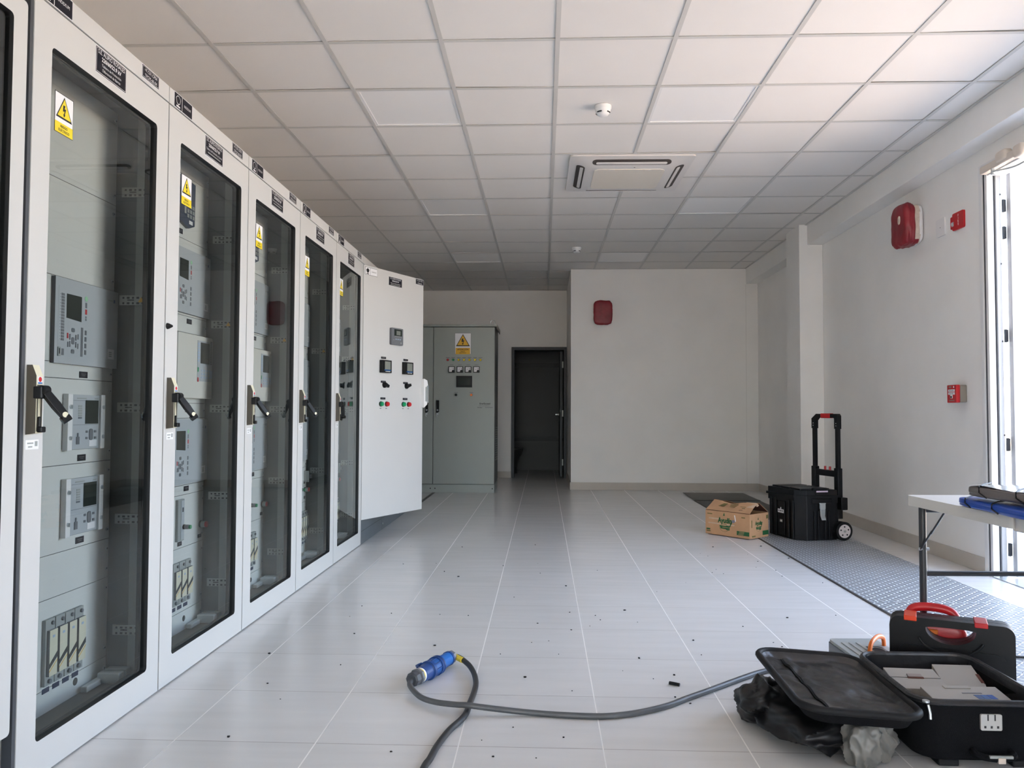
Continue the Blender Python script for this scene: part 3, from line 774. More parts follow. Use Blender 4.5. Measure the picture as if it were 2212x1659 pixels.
def relay_grey(t, s0, s1, z0, z1, leds=True, P=-.184):
    D_ = .014
    q = FP(P); q.prism([(s0, z0), (s1, z0), (s1, z1), (s0, z1)], .0005, .014, RELG, DGREY); b_ = q.build('protection_relay', t, smooth=False, bevel=.0015)
    W_, H_ = s1 - s0, z1 - z0; X = lambda k: s0 + W_ * k; Y = lambda k: z0 + H_ * k
    q = FP(P + D_); q.prism([(X(.16), Y(.54)), (X(.385), Y(.52)), (X(.385), Y(.825)), (X(.16), Y(.825))], .0005, .0012, LCD); q.build('screen', b_, smooth=False)
    q = FP(P + D_); q.rect(X(.265), Y(.50), W_ * .44, H_ * .80, .0001, .0004, RELG)
    if leds:
        for k in range(16): q.rect(X(.108), Y(.28 + k * .035), W_ * .045, H_ * .028, .0005, .001, KEY); q.rect(X(.070), Y(.28 + k * .035), .002, .002, .0005, .001, KEY)
        q.rect(X(.062), Y(.135), .014, .030, .0005, .003, CHAN); q.rect(X(.062), Y(.14), .006, .018, .003, .0035, INK); q.rect(X(.118), Y(.135), .012, .022, .0005, .001, KEY)
    cx, cy_ = X(.262), Y(.28)
    for dx, dy, w, h in ((0, .036, .018, .014), (0, -.036, .018, .014), (0, 0, .016, .024), (-.017, .012, .007, .020), (-.017, -.012, .007, .020), (.017, .012, .007, .020), (.017, -.012, .007, .020), (-.028, -.014, .006, .018), (.029, .016, .005, .018), (.029, -.016, .005, .018)):
        q.prism(rrect(cx + dx - w / 2, cx + dx + w / 2, cy_ + dy - h / 2, cy_ + dy + h / 2, min(w, h) * .3, 3), .0005, .0015, KEY)
    q.rect(cx - .030, cy_ + .015, .007, .018, .0005, .0015, RED)
    q.disc(X(.455), Y(.815), .009, .0005, .001, MATS.get('pale_green') or mat('pale_green', (.30, .62, .36), .5))
    q.rect(X(.455), Y(.735), .010, .018, .0005, .001, KEY); q.rect(X(.455), Y(.655), .011, .018, .0005, .001, RED)
    for k in (.59, .56): q.rect(X(.455), Y(k), .008, .007, .0005, .001, KEY)
    if leds: q.rect(X(.398), Y(.28), .013, .100, .0005, .001, KEY)
    for k in range(4): q.rect(X(.455), Y(.40 - k * .08), .011, .016, .0005, .0012, KEY)
    q.build('keypad', b_, smooth=False)
    q = FP(P + D_); q.rect(X(.88), Y(.18), .042, .036, .0005, .001, PAPER)
    for k in range(3): q.rect(X(.868), Y(.155 + k * .024), .018, .004, .001, .0012, CHAN)
    q.build('rating_label', b_, smooth=False)
    q = FP(P + D_); q.rect(X(.925), Y(.87), .009, .012, .0005, .001, BLUED); q.rect(X(.86), Y(.87), .028, .004, .0005, .001, CHAN); q.build('maker_mark', b_, smooth=False)
    return b_
def relay_white(t, s0, s1, z0, z1, P=-.184):
    q = FP(P); q.rect((s0 + s1) / 2, (z0 + z1) / 2, s1 - s0, z1 - z0, .0005, .030, RELW); b_ = q.build('bay_controller', t, smooth=False, bevel=.002)
    W_, H_ = s1 - s0, z1 - z0; X = lambda k: s0 + W_ * k; Y = lambda k: z0 + H_ * k
    q = FP(P + .030); q.rect(X(.74), Y(.73), .092, .096, .0016, .003, LCD); q.build('screen', b_, smooth=False)
    q = FP(P + .030); q.rect(X(.755), Y(.60), .165, .185, .0005, .0015, RELG)
    for k in range(7): q.rect(X(.555), Y(.60 + k * .045), .020, .008, .0016, .0022, LBLUE)
    for k in range(14): q.rect(X(.925), Y(.57 + k * .028), .016, .005, .0016, .0022, KEY)
    for k in range(4):
        for j in range(3): q.rect(X(.66 + k * .075), Y(.34 + j * .055), .013, .008, .0016, .0024, LBLUE)
    q.rect(X(.93), Y(.40), .030, .036, .0016, .0022, LBLUE); q.rect(X(.545), Y(.30), .012, .020, .0016, .0024, RED); q.rect(X(.545), Y(.46), .012, .020, .0016, .0024, GREEN)
    q.build('operator_panel', b_, smooth=False)
    return b_
def relay_railed(t, s0, s1, z0, z1, P=-.184):
    q = FP(P); q.rect((s0 + s1) / 2, (z0 + z1) / 2, s1 - s0 - .02, z1 - z0 - .004, .0005, .012, RELG); b_ = q.build('meter_relay', t, smooth=False, bevel=.0015)
    X = lambda k: s0 + (s1 - s0) * k; Y = lambda k: z0 + (z1 - z0) * k
    for e in (s0, s1 - .026):
        q = FP(P); q.rect(e + .013, (z0 + z1) / 2, .026, z1 - z0, .0006, .020, FRAMEW)
        for k in (.22, .77): q.disc(e + .013, Y(k), .0075, .020, .0245, STEEL, 6)
        q.build('mounting_rail', b_, smooth=False, bevel=.0015)
    q = FP(P + .012); q.rect(X(.675), Y(.68), .078, .082, .0005, .0018, LCD); q.build('screen', b_, smooth=False)
    q = FP(P + .012)
    q.rect(X(.52), Y(.45), .150, .0012, .0005, .0009, KEY); q.rect(X(.52), Y(.885), .150, .0012, .0005, .0009, KEY); q.rect(X(.40), Y(.925), .055, .004, .0005, .0009, CHAN); q.rect(X(.80), Y(.925), .022, .004, .0005, .0009, CHAN)
    for k in range(6): q.rect(X(.36), Y(.575 + k * .042), .022, .006, .0005, .0009, KEY if k == 0 else CHAN)
    q.prism(rrect(X(.66) - .012, X(.66) + .012, Y(.27) - .020, Y(.27) + .020, .010, 4), .0005, .002, KEY)
    for dx in (-.026, .026):
        for dy in (.010, -.012): q.rect(X(.66) + dx, Y(.27) + dy, .011, .008, .0005, .002, KEY)
    q.rect(X(.31), Y(.17), .018, .026, .0005, .002, KEY); q.rect(X(.31), Y(.27), .007, .014, .0005, .002, KEY)
    q.rect(X(.72), Y(.11), .046, .022, .0005, .001, PAPER)
    q.build('keypad', b_, smooth=False)
    return b_
def test_blocks(t, s0, n, z0, z1, w, P=-.184, labels=True):
    for k in range(n):
        a = s0 + k * w; c = a + w / 2 - .002; m_ = (z0 + z1) / 2; H_ = z1 - z0
        q = FP(P); q.rect(c, m_, w - .005, H_, .0005, .012, CHAN); q.prism([(a + .008, z0 + .030), (a + w - .004, z0 + .030), (a + w - .004, z1 - .034), (a + .008, z1 - .034)], .012, .022, CREAM, KEY)
        q.prism([(a + .008, z0 + .055), (a + w - .004, z0 + .085), (a + w - .004, z0 + .103), (a + .008, z0 + .070)], .022, .0226, INK)
        q.prism([(a + .008, z0 + .044), (a + w - .004, z0 + .074), (a + w - .004, z0 + .077), (a + .008, z0 + .047)], .022, .0226, AMBER)
        q.rect(c + .004, z1 - .055, .012, .008, .022, .0226, LBLUE)
        q.disc(c + w * .18, z1 - .014, .0065, .012, .018, KEY, 10); q.disc(c - w * .05, z0 + .013, .0075, .012, .019, KEY, 10)
        q.build('test_block', t, smooth=False)
        if labels:
            q = FP(P); q.rect(c, z0 - .018, w * .68, .016, .0005, .0016, SIGNN); q.build('block_label', t, smooth=False)
def small_plate(t, s, z, w=.048, h=.022, P=-.184, m=None):
    q = FP(P); q.rect(s, z, w, h, .0005, .0018, m or SIGNB); q.rect(s, z + h * .12, w * .6, h * .10, .0018, .0021, KEY); q.rect(s, z - h * .14, w * .4, h * .10, .0018, .0021, KEY); return q.build('device_label', t, smooth=False)
def button(t, s, z, m, P=-.184, r=.016):
    q = FP(P); q.disc(s, z, r, .0005, .008, BLACK, 16); q.disc(s, z, r * .95, .008, .026, CHAN, 16); q.disc(s, z, r * .82, .026, .034, m, 16); return q.build('push_button', t)

def carcass(t, front_open=True, plinth=0.0, w=KW):
    D = -.62
    q = MB(); e = .004
    for y0, y1 in ((.002, .018), (w - .018, w - .002)):
        q.box(D, -.0335, y0, y1, plinth + .001, 2.196, WHITE)
    q.box(D, D + .012, .018, w - .018, plinth + .001, 2.196, WHITE); q.box(D, -.0335, .002, w - .002, 2.197, KT, WHITE)
    q.box(D, -.034, .018, w - .018, plinth + .001, plinth + .06, mat('cabinet_floor', (.12, .105, .09), .6))
    q.box(-.0335, 0, .0025, w - .0025, 2.2005, KT, WHITE)
    q.build('body', t, smooth=False, bevel=.0015)
    q = MB()                                    # thin inner sheets, cabinet shade put into their dark colour
    for y0, y1 in ((.0181, .020), (w - .020, w - .0181)): q.box(-.60, -.036, y0, y1, plinth + .06, 2.19, INNER)
    q.box(-.60, -.598, .02, w - .02, plinth + .06, 2.19, INNER); q.box(-.60, -.036, .02, w - .02, 2.175, 2.1955, INNER)
    q.build('lining', t, smooth=False)
def side_rails(t, w=KW):
    for y, sg in ((w - .021, -1),):
        q = MB(); q.box(-.100, -.062, y - .012, y, .07, 2.17, CHAN); q.build('cable_channel', t, smooth=False)
        q = MB(); q.box(-.058, -.036, y - .022, y, .06, 2.17, ZINC)
        for k in range(42):
            z = .10 + k * .0495
            q.box(-.052, -.043, y - .0228, y - .022, z, z + (.011 if k % 2 else .005), INK)
        q.build('perforated_post', t, smooth=False)
        for k, z in enumerate((.238, .640, 1.047, 1.443, 1.845)):
            q = MB(); q.box(-.150, -.0365, y - .026, y - .0225, z - .018, z + .018, ZINC)
            for j, xx in enumerate((-.135, -.117, -.099, -.081, -.063)):
                for zz in (z + .008, z - .012):
                    s_ = .005 if j % 2 else .0035
                    q.box(xx - s_, xx + s_, y - .0268, y - .026, zz - .003, zz + .004, INK)
            q.box(-.120, -.095, y - .0268, y - .026, z - .002, z + .002, INK)
            q.build('cross_rail', t, smooth=False)
        q = MB(); q.plane((-.068, y - .0268, 1.443), (1, 0, 0), (0, 0, 1)); q.prism([(-.011, -.008), (.011, -.008), (0, .011)], 0, .0006, AMBER); q.build('hazard_sticker', t, smooth=False)

def glass_door(t, s_left=.004, w=KW, glass=True):
    d = FP(); zt, zb = 2.195, .006
    outer = [(w - .004, zt)] * 5 + [(s_left, zt)] * 5 + [(s_left, zb)] * 5 + [(w - .004, zb)] * 5
    inner = rrect(.100, .718, .106, 2.083, .014, 4)
    d.ring(outer, inner, -.030, 0, WHITE, INK)
    o = d.build('door', t, smooth=False)
    d = FP(); d.ring(rrect(.090, .728, .096, 2.093, .02, 4), rrect(.102, .716, .108, 2.081, .013, 4), -.042, -.0302, BLACK); d.build('gasket', o, smooth=False)
    d = FP(); d.add([(.093, .099, -.012), (.725, .099, -.012), (.725, 2.090, -.012), (.093, 2.090, -.012)], [(0, 1, 2, 3)], GLASS); d.build('glass_pane', o, smooth=False)
    return o

def rack(t, seams, pl=-.184, w=KW):
    q = FP(pl); zs_ = [.060] + seams + [2.150]
    for a, c in zip(zs_[:-1], zs_[1:]): q.rect(w / 2, (a + c) / 2, w - .048, c - a - .0022, -.003, 0, PANEL)
    q.rect(w / 2, 1.105, w - .05, 2.09, -.006, -.0031, INK)
    for a, c in zip(zs_[:-1], zs_[1:]):
        for z in ([a + .035, c - .035] if c - a > .12 else [(a + c) / 2]):
            q.disc(w - .040, z, .0065, .0002, .004, STEEL, 8); q.disc(w - .040, z, .0035, .004, .0045, KEY, 6)
    o = q.build('rack_panel', t, smooth=False)
    q = MB(); q.box(-.175, -.150, w - .20, w - .03, .064, .085, PANEL); 
    for k in (0, 1): q.box(-.165, -.085, w - .115 + k * .048, w - .080 + k * .048, .066, .104, PANEL)
    q.build('cable_clamp', t, smooth=False, bevel=.004)
    return o

def relay_cabinet(k, label, lines, tagtx, layout, s_left=.004, swung=True, logo=True):
    t = thing('relay_cabinet', label, 'cabinet', (KX, KY + KW * k, 0), 0, 'glass door relay cabinets in a row')
    carcass(t); side_rails(t)
    d = glass_door(t, s_left)
    if s_left > .01:
        q = MB(); q.box(-.03, -.002, .004, s_left - .001, .006, 2.195, DGREY); q.build('gap_shade_strip', t, smooth=False)  # dark strip standing in for the shaded gap beside the door
    warning(d, .180, 1.912, -.0118)
    name_plate(d, 'name_plate', .405, 2.148, .183, .086, .0004, lines)
    door_handle(d, .038, .968, 1.160, swung)
    q = FP(); q.rect(.053, .940, .056, .026, .0003, .001, PAPER); q.rect(.045, .944, .026, .004, .001, .0012, CHAN); q.rect(.045, .934, .018, .004, .001, .0012, CHAN); q.rect(.070, .942, .012, .014, .001, .0012, CHAN); q.build('asset_label', d, smooth=False)
    if logo: tree_plate(t, 'logo_plate', .112, 2.231, .155, .060, .0004)
    name_plate(t, 'cabinet_tag', .660, 2.235, .124, .048, .0004, [(tagtx[0], .009, .012, 0), (tagtx[1], -.010, .012, 0)])
    layout(t)
    if k == 1:
        q = MB(); q.lathe([(.012, 0), (.011, .006), (.004, .020), (.001, .022)], (0, .018, 1.354), (1, 0, 0), 14, BLACK); q.build('door_stop', d)
    return t

def lay_a(t):
    rack(t, [.137, .424, .566, .853, 1.142, 1.195, 1.478, 1.800])
    relay_grey(t, .409, .788, 1.190, 1.474)
    relay_railed(t, .484, .706, .900, 1.091); relay_railed(t, .484, .706, .611, .806)
    for z in (1.159, .872, .589): small_plate(t, .597, z)
    test_blocks(t, .404, 4, .152, .362, .053)
    q = FP(-.184); q.disc(.591, .108, .013, .0004, .0012, INK, 18); q.build('cable_hole', t)
def blue_relay(t):
    q = FP(-.184); q.prism([(.46, 1.87), (.55, 1.850), (.605, 1.870), (.608, 2.06), (.46, 2.07)], .0005, .016, RELB)
    for k in range(3):
        for j in range(3): q.rect(.590 - .026 * j, 1.905 + k * .022, .018, .016, .016, .0168, CHAN)
    q.rect(.565, 1.878, .034, .016, .016, .0168, PAPER); q.rect(.51, 1.94, .016, .06, .016, .0168, CHAN); q.build('annunciator_relay', t, smooth=False)
    small_plate(t, .495, 1.828)
def lay_b(t):
    rack(t, [.147, .430, .662, .705, 1.003, 1.070, 1.385, 1.460, 1.800, 2.085])
    blue_relay(t)
    relay_grey(t, .409, .788, 1.469, 1.756, False)
    small_plate(t, .60, 1.438); small_plate(t, .60, 1.040); small_plate(t, .60, .688)
    relay_white(t, .435, .795, 1.092, 1.378)
    relay_grey(t, .409, .788, .712, .997, False)
    q = FP(-.184); q.rect(.533, .555, .060, .182, .0005, .012, CHAN); q.rect(.545, .555, .030, .170, .012, .014, RELG); q.rect(.545, .60, .012, .02, .014, .0145, INK); q.build('supply_module', t, smooth=False, bevel=.001)
    button(t, .552, .524, GREEN, -.170, .011); button(t, .752, .508, RED)
    small_plate(t, .545, .450, .04, .018); small_plate(t, .745, .455, .036, .016)
    test_blocks(t, .469, 3, .190, .372, .058)
    q = FP(-.184); q.disc(.60, .112, .013, .0004, .0012, INK, 18); q.build('cable_hole', t)
def lay_c(t):
    rack(t, [.147, .430, .662, .705, 1.003, 1.070, 1.385, 1.460, 1.800, 2.085])
    blue_relay(t)
    for z in (1.469, 1.092, .712): relay_grey(t, .409, .788, z, z + .285, False)
    for z in (1.438, 1.048, .690): small_plate(t, .64, z)
    q = FP(-.184); q.rect(.745, .60, .020, .075, .0005, .030, CHAN); q.rect(.760, .60, .03, .022, .03, .045, KEY); q.build('selector_switch', t, smooth=False, bevel=.002)
    button(t, .65, .520, GREEN, -.184, .011); button(t, .750, .512, RED)
    small_plate(t, .74, .560, .022, .016); small_plate(t, .745, .460, .024, .018)
    test_blocks(t, .520, 6, .180, .372, .046)
    q = FP(-.184); q.disc(.66, .112, .012, .0004, .0012, INK, 18); q.build('cable_hole', t)

relay_cabinet(0, 'nearest full glass cabinet, its panel holding two relays with white side rails', MAIN('Tablero de Protección', 'Diferencial de Barras'), ('=F.C01.CP04', 'TPCM-60-04'), lay_a, s_left=.019)
relay_cabinet(1, 'glass relay cabinet with a small black cone stop on its door edge', MAIN('Tablero de Protección y Control', ''), ('=F.C01.CP03', 'TPCM-60-03'), lay_b)
relay_cabinet(2, 'third glass relay cabinet, whose pane mirrors the red alarm strobe', MAIN('Tablero de Protección y Control', ''), ('=F.C01.CP02', 'TPCM-60-02'), lay_b)
relay_cabinet(3, 'fourth glass relay cabinet, second before the open white door', MAIN('Tablero de Protección y Control', ''), ('=F.C01.CP01', 'TPCM-60-01'), lay_c)
relay_cabinet(4, 'last glass relay cabinet, reflecting the open white door beside it', MAIN('Tablero de Protección y Control', ''), ('=D.C01.CP01', 'TPCM-60-00'), lay_c, swung=False)
# nearest cabinet of another make, cut off by the picture edge
t = thing('relay_cabinet', 'cabinet cut off by the left edge, white door frame over a dark plinth', 'cabinet', (KX, KY - .005 - .86, 0))
q = MB(); w = .86
for y0, y1 in ((.002, .018), (w - .018, w - .002)): q.box(-.62, -.031, y0, y1, .12, 2.262, DGREY)
q.box(-.62, -.60, .018, w - .018, .12, 2.262, DGREY); q.box(-.62, -.031, .018, w - .018, 2.18, 2.262, DGREY); q.box(-.62, -.031, .018, w - .018, .12, .16, DGREY); q.build('body', t, smooth=False)
q = MB(); q.box(-.60, -.04, .01, w - .01, .001, .1195, PLINTH); q.build('plinth', t, smooth=False)
d = FP(); out = rrect(.004, w - .004, .172, 2.152, .012, 4); d.ring(out, rrect(.06, w - .060, .24, 2.096, .012, 4), -.028, 0, WHITE, INK); o = d.build('door', t, smooth=False)
d = FP(); d.add([(.05, .23, -.012), (w - .05, .23, -.012), (w - .05, 2.11, -.012), (.05, 2.11, -.012)], [(0, 1, 2, 3)], GLASS); d.build('glass_pane', o, smooth=False)
q = FP(-.184); q.rect(w / 2, 1.2, w - .10, 1.9, -.004, 0, INNER); q.build('rack_panel', t, smooth=False)

# control cabinet with its solid door swung open
YH = KY + KW * 5 - .002
t = thing('control_cabinet', 'white control cabinet with its solid door swung wide open, meters on it', 'cabinet', (KX, YH, 0))
carcass(t, plinth=.20)
q = MB(); q.box(-.60, -.001, .001, KW - .002, .001, .199, PLINTH); q.box(-.0009, .0, .02, KW - .02, .10, .102, INK); q.build('plinth', t, smooth=False)
q = MB(); q.box(-.30, -.28, .04, KW - .04, .25, 2.15, ZINC); q.build('mounting_plate', t, smooth=False)
TH = R(25.8)
dt_ = Vector((math.sin(TH), math.cos(TH), 0))
def DP(off=0.0): return MB().plane((off * math.cos(TH) + .002, .004 - off * math.sin(TH), 0), dt_, (0, 0, 1))
q = DP(); q.prism([(0, .192), (.822, .192), (.822, 2.192), (0, 2.192)], -.022, 0, WHITE); D = q.build('door', t, smooth=False, bevel=.003)
q = DP(); q.ring([(.815, 2.185), (.007, 2.185), (.007, .199), (.815, .199)], [(.80, 2.17), (.022, 2.17), (.022, .214), (.80, .214)], -.042, -.0225, WHITE); q.build('door_return', D, smooth=False)
tree_plate(D, 'logo_plate', .092, 2.148, .155, .060, .0004, False, None, DP)
name_plate(D, 'name_plate', .412, 2.112, .188, .078, .0004, [('S.E. ALIPIO ROSALES', .024, .012, 0), ('220/60/22.9 kV', .006, .011, .02), ('Tablero de Servicios Auxiliares', -.013, .008, 0), ('', -.026, .008, 0)], DP)
name_plate(D, 'cabinet_tag', .762, 2.164, .122, .052, .0004, [('=C.C01.TSA', .010, .012, 0), ('TSSAA-01', -.011, .012, 0)], DP)
def dplate(x, z, w=.064, h=.017):
    q = DP(); q.rect(x, z, w, h, .0004, .002, SIGNB); q.rect(x, z + h * .05, w * .6, h * .22, .002, .0023, KEY); q.build('device_label', D, smooth=False)
q = DP(); q.prism(rrect(.340, .500, 1.588, 1.728, .010, 3), .0004, .022, KEY); q.rect(.428, 1.690, .105, .055, .022, .0235, LCD); q.rect(.432, 1.688, .055, .035, .0235, .0242, LCDG)
for i in range(3): q.rect(.40 + i * .028, 1.635, .012, .008, .022, .0235, LBLUE)
q.rect(.432, 1.660, .09, .004, .022, .0226, CHAN); q.rect(.470, 1.607, .014, .014, .022, .0226, CHAN); q.rect(.37, 1.628, .016, .004, .022, .0226, CHAN); q.build('controller', D, smooth=False, bevel=.002)
for x in (.270, .575):
    q = DP(); q.rect(x, 1.402, .118, .102, .0004, .034, BLACK); q.rect(x + .006, 1.410, .075, .066, .034, .0355, LCDG); q.rect(x + .004, 1.372, .09, .005, .034, .0352, BLUEP)
    for i in range(4): q.rect(x - .018 + i * .017, 1.362, .010, .007, .034, .0358, PAPER)
    q.build('power_meter', D, smooth=False, bevel=.002)
    dplate(x - .008, 1.473); dplate(x - .008, 1.278); dplate(x - .012, 1.143)
    q = DP(); q.disc(x + .004, 1.254, .025, .0004, .010, BLACK, 18); q.M = q.M @ Matrix.Translation((x + .004, 1.254, 0)) @ Matrix.Rotation(R(-25 if x < .4 else 20), 4, 'Z'); q.rect(.006, 0, .052, .022, .010, .034, BLACK); q.build('selector_knob', D, bevel=.002)
    for dx, m_ in ((-.038, GREEN), (.038, RED)):
        q = DP(); q.disc(x + dx - .002, 1.098, .021, .0004, .008, BLACK, 18); q.disc(x + dx - .002, 1.098, .019, .008, .022, m_, 18, .017); q.build('push_button', D)
        q = DP(); q.rect(x + dx - .004, 1.062, .020, .006, .0004, .0014, KEY); q.build('device_label', D, smooth=False)
q = DP(); q.prism([(.800, 1.07), (.850, 1.10), (.862, 1.14), (.862, 1.27), (.850, 1.31), (.800, 1.325)], .0006, .030, FRAMEW); q.prism(rrect(.822, .846, 1.125, 1.255, .01, 3), .030, .0306, CHAN); q.prism(rrect(.845, .858, 1.115, 1.265, .005, 3), .0306, .040, STEEL)
q.build('door_handle', D, smooth=False, bevel=.006)

# closed cabinets on the same dark plinth, behind the open door
for k, lab in ((6, 'closed white cabinet on a dark plinth directly behind the open door'), (7, 'closed white cabinet at the far end of the row, behind the open door')):
    t = thing('control_cabinet', lab, 'cabinet', (KX, KY + KW * k, 0))
    carcass(t, plinth=.20)
    q = MB(); q.box(-.60, -.001, .001, KW - .001, .001, .199, PLINTH); q.box(-.0009, 0, .02, KW - .02, .10, .102, INK)
    for y in (.04, KW - .04): q.cyl((-.001, y, .15), (.002, y, .15), .008, None, 8, STEEL); q.cyl((-.001, y, .05), (.002, y, .05), .008, None, 8, STEEL)
    q.build('plinth', t, smooth=False)
    q = FP(); q.rect(KW / 2, 1.197, KW - .008, 1.99, -.03, 0, WHITE); o = q.build('door', t, smooth=False, bevel=.003)
    q = FP(); q.rect(.05, 1.06, .03, .16, .0005, .03, CHAN); q.build('door_handle', o, bevel=.004)

# grey-green charger cabinet at the end of the room
GX0, GXS, GX1, GYF, GYB = -2.235, -1.421, -.628, 10.13, 10.82
t = thing('charger_cabinet', 'grey-green double-door cabinet with gauges and an amber warning sign', 'cabinet', (GXS, GYF, 0))
def GP(d=0.0): return MB().plane((0, -d, 0), (1, 0, 0), (0, 0, 1))
L = lambda x: x - GXS
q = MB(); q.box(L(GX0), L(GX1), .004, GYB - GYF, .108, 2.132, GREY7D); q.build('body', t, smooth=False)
q = MB()
for z0 in (.42, 1.38):
    for k in range(15): q.add([(L(GX1) + .0005, .14, z0 + k * .03), (L(GX1) + .0005, .50, z0 + k * .03), (L(GX1) + .012, .50, z0 + k * .03 - .012), (L(GX1) + .012, .14, z0 + k * .03 - .012)], [(0, 1, 2, 3)], ZINC)
q.build('louvres', t, smooth=False)
q = MB(); q.box(L(GX0), L(GX1), -.004, GYB - GYF, .001, .106, GREY7)
for x in (-.03, .03, .768): q.cyl((x, -.004, .055), (x, -.006, .055), .008, None, 8, INK)
q.build('plinth', t, smooth=False)
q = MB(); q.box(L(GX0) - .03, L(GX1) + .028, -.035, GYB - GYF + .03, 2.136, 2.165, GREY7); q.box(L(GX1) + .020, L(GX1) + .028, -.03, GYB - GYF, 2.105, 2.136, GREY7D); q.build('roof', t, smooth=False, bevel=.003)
q = MB(); ex, ey = L(-.668), .20; q.tube([(ex + .030 * math.cos(a), ey, 2.215 + .030 * math.sin(a)) for a in [2 * math.pi * i / 20 for i in range(20)]], .007, STEEL, 8, True); q.cyl((ex, ey, 2.165), (ex, ey, 2.186), .012, None, 10, STEEL); q.build('lifting_eye', t)
for x0, x1, side in ((L(GX0) + .003, -.004, -1), (.004, L(GX1) - .002, 1)):
    q = MB(); q.box(x0, x1, -.016, .0035, .112, 2.130, GREY7); D = q.build('door', t, smooth=False, bevel=.003)
    xc = x1 - .075 if side < 0 else x0 + .058
    q = GP(.016); q.rect(xc, 1.110, .034, .150, .0003, .020, BLACK); q.disc(xc, 1.06, .010, .02, .026, STEEL, 10); q.disc(xc - .004, 1.035, .012, .02, .05, BLACK, 10); q.tube([(xc - .006, 1.03, .045), (xc - .012, 1.0, .04), (xc - .004, .975, .035)], .004, STEEL, 6); q.rect(xc + .002, 1.012, .018, .022, .036, .039, STEEL); q.build('door_lock', D, smooth=False, bevel=.002)
    if side < 0: continue
    warning(D, L(-1.040), 1.918, .0003, .208, .270, lambda: GP(.016), 'warning_sign', True)
    cols = [RED, GREEN] + [YELLOW] * 5
    for xs_, zz in [(-1.235 + i * .0705, 1.737) for i in range(7)] + [(-1.184 + i * .107, 1.641) for i in range(4)] + [(-1.124, 1.286), (-.927, 1.286)]:
        q = GP(.016); q.rect(L(xs_), zz, .062, .014, .0003, .0012, CHAN); q.rect(L(xs_), zz, .046, .005, .0012, .0015, KEY); q.build('device_label', D, smooth=False)
    for i in range(7):
        q = GP(.016); x = L(-1.235 + i * .0705); q.disc(x, 1.708, .018, .0003, .006, KEY, 16); q.disc(x, 1.708, .015, .006, .020, cols[i], 16, .011); q.build('indicator_lamp', D)
    for i in range(4):
        q = GP(.016); x = L(-1.184 + i * .107); q.rect(x, 1.582, .082, .080, .0003, .018, BLACK); q.rect(x + .001, 1.583, .064, .062, .018, .019, PAPER)
        q.prism([(x + .033, 1.552), (x + .033, 1.574), (x + .020, 1.580), (x + .006, 1.568), (x + .004, 1.552)], .019, .0205, BLACK)
        arc = [(x + .028 - .046 * math.cos(a), 1.558 + .046 * math.sin(a), .0196) for a in [R(8 + 9 * j) for j in range(9)]]
        q.tube(arc, .0012, KEY, 4)
        a_ = R(40 if i != 1 else 42); q.tube([(x + .024, 1.562, .0197), (x + .024 - .05 * math.cos(a_), 1.562 + .045 * math.sin(a_), .0197)], .001, INK, 4); q.rect(x + .022, 1.592, .007, .014, .019, .0194, INK)
        q.build('panel_meter', D, smooth=False)
    q = GP(.016); q.rect(L(-1.020), 1.427, .204, .147, .0003, .014, BLACK); q.rect(L(-1.018), 1.430, .155, .092, .014, .0146, LCD); q.build('touch_screen', D, smooth=False, bevel=.003)
    q = GP(.016); q.disc(L(-1.124), 1.256, .016, .0003, .022, BLACK, 16); q.build('push_button', D)
    q = GP(.016); q.disc(L(-.927), 1.256, .018, .0003, .006, KEY, 16); q.disc(L(-.927), 1.256, .015, .006, .024, ORANGE, 16); q.build('push_button', D)
    q = GP(.016); q.text('EverExceed', L(-.752), 1.145, .021, .0006, INK, .172, .025); q.text('power your applications', L(-.760), 1.118, .010, .0006, INK, .18); q.text('WhatsApp +', L(-.815), 1.095, .010, .0006, INK, .10, .02); q.rect(L(-.70), 1.095, .10, .006, .0003, .0006, KEY); q.build('brand_lettering', D, smooth=False)

# steel covers over the cable trench
EDGE = mat('trench_edge', (.035, .03, .028), .6)
PX0, PX1 = 1.785, 2.545
for y0, y1, lab, m_, dz in ((2.2, 4.44, 'nearest tread-plate trench cover, under the folding table', PLATE, 0), (4.445, 6.10, 'tread-plate trench cover between the folding table and the rolling toolbox', PLATE, 0),
                           (6.105, 7.76, 'tread-plate trench cover carrying the rolling toolbox', PLATE, 0), (7.765, 9.42, 'smooth trench cover behind the cardboard box, coloured dark for shade', SMOOTHP, 0), (9.38, 10.18, 'loose dark trench cover lying raised by the back wall', SMOOTHP, .012)):  # cover behind the box: dark colour stands in for missing light
    q = MB(); q.box(PX0, PX1, y0, y1, .001, .0055, m_)
    o = q.build('trench_cover', smooth=False, bevel=.001, origin=(PX0, y0, 0))
    if dz: o.location.z = .0062; o.rotation_euler = (R(.55), 0, R(.4))
    tag(o, lab, 'floor plate', 'trench covers')
q = MB(); q.box(PX0 - .012, PX0 - .001, 2.2, 9.42, .0005, .004, EDGE); struct(q.build('trim_5', smooth=False))
q = MB(); q.box(KX - .005, KX + .03, 8.56, 10.11, .0005, .004, SMOOTHP); tag(q.build('trench_cover', origin=(KX, 9, 0)), 'narrow dark trench strip leading to the grey-green cabinet', 'floor plate')
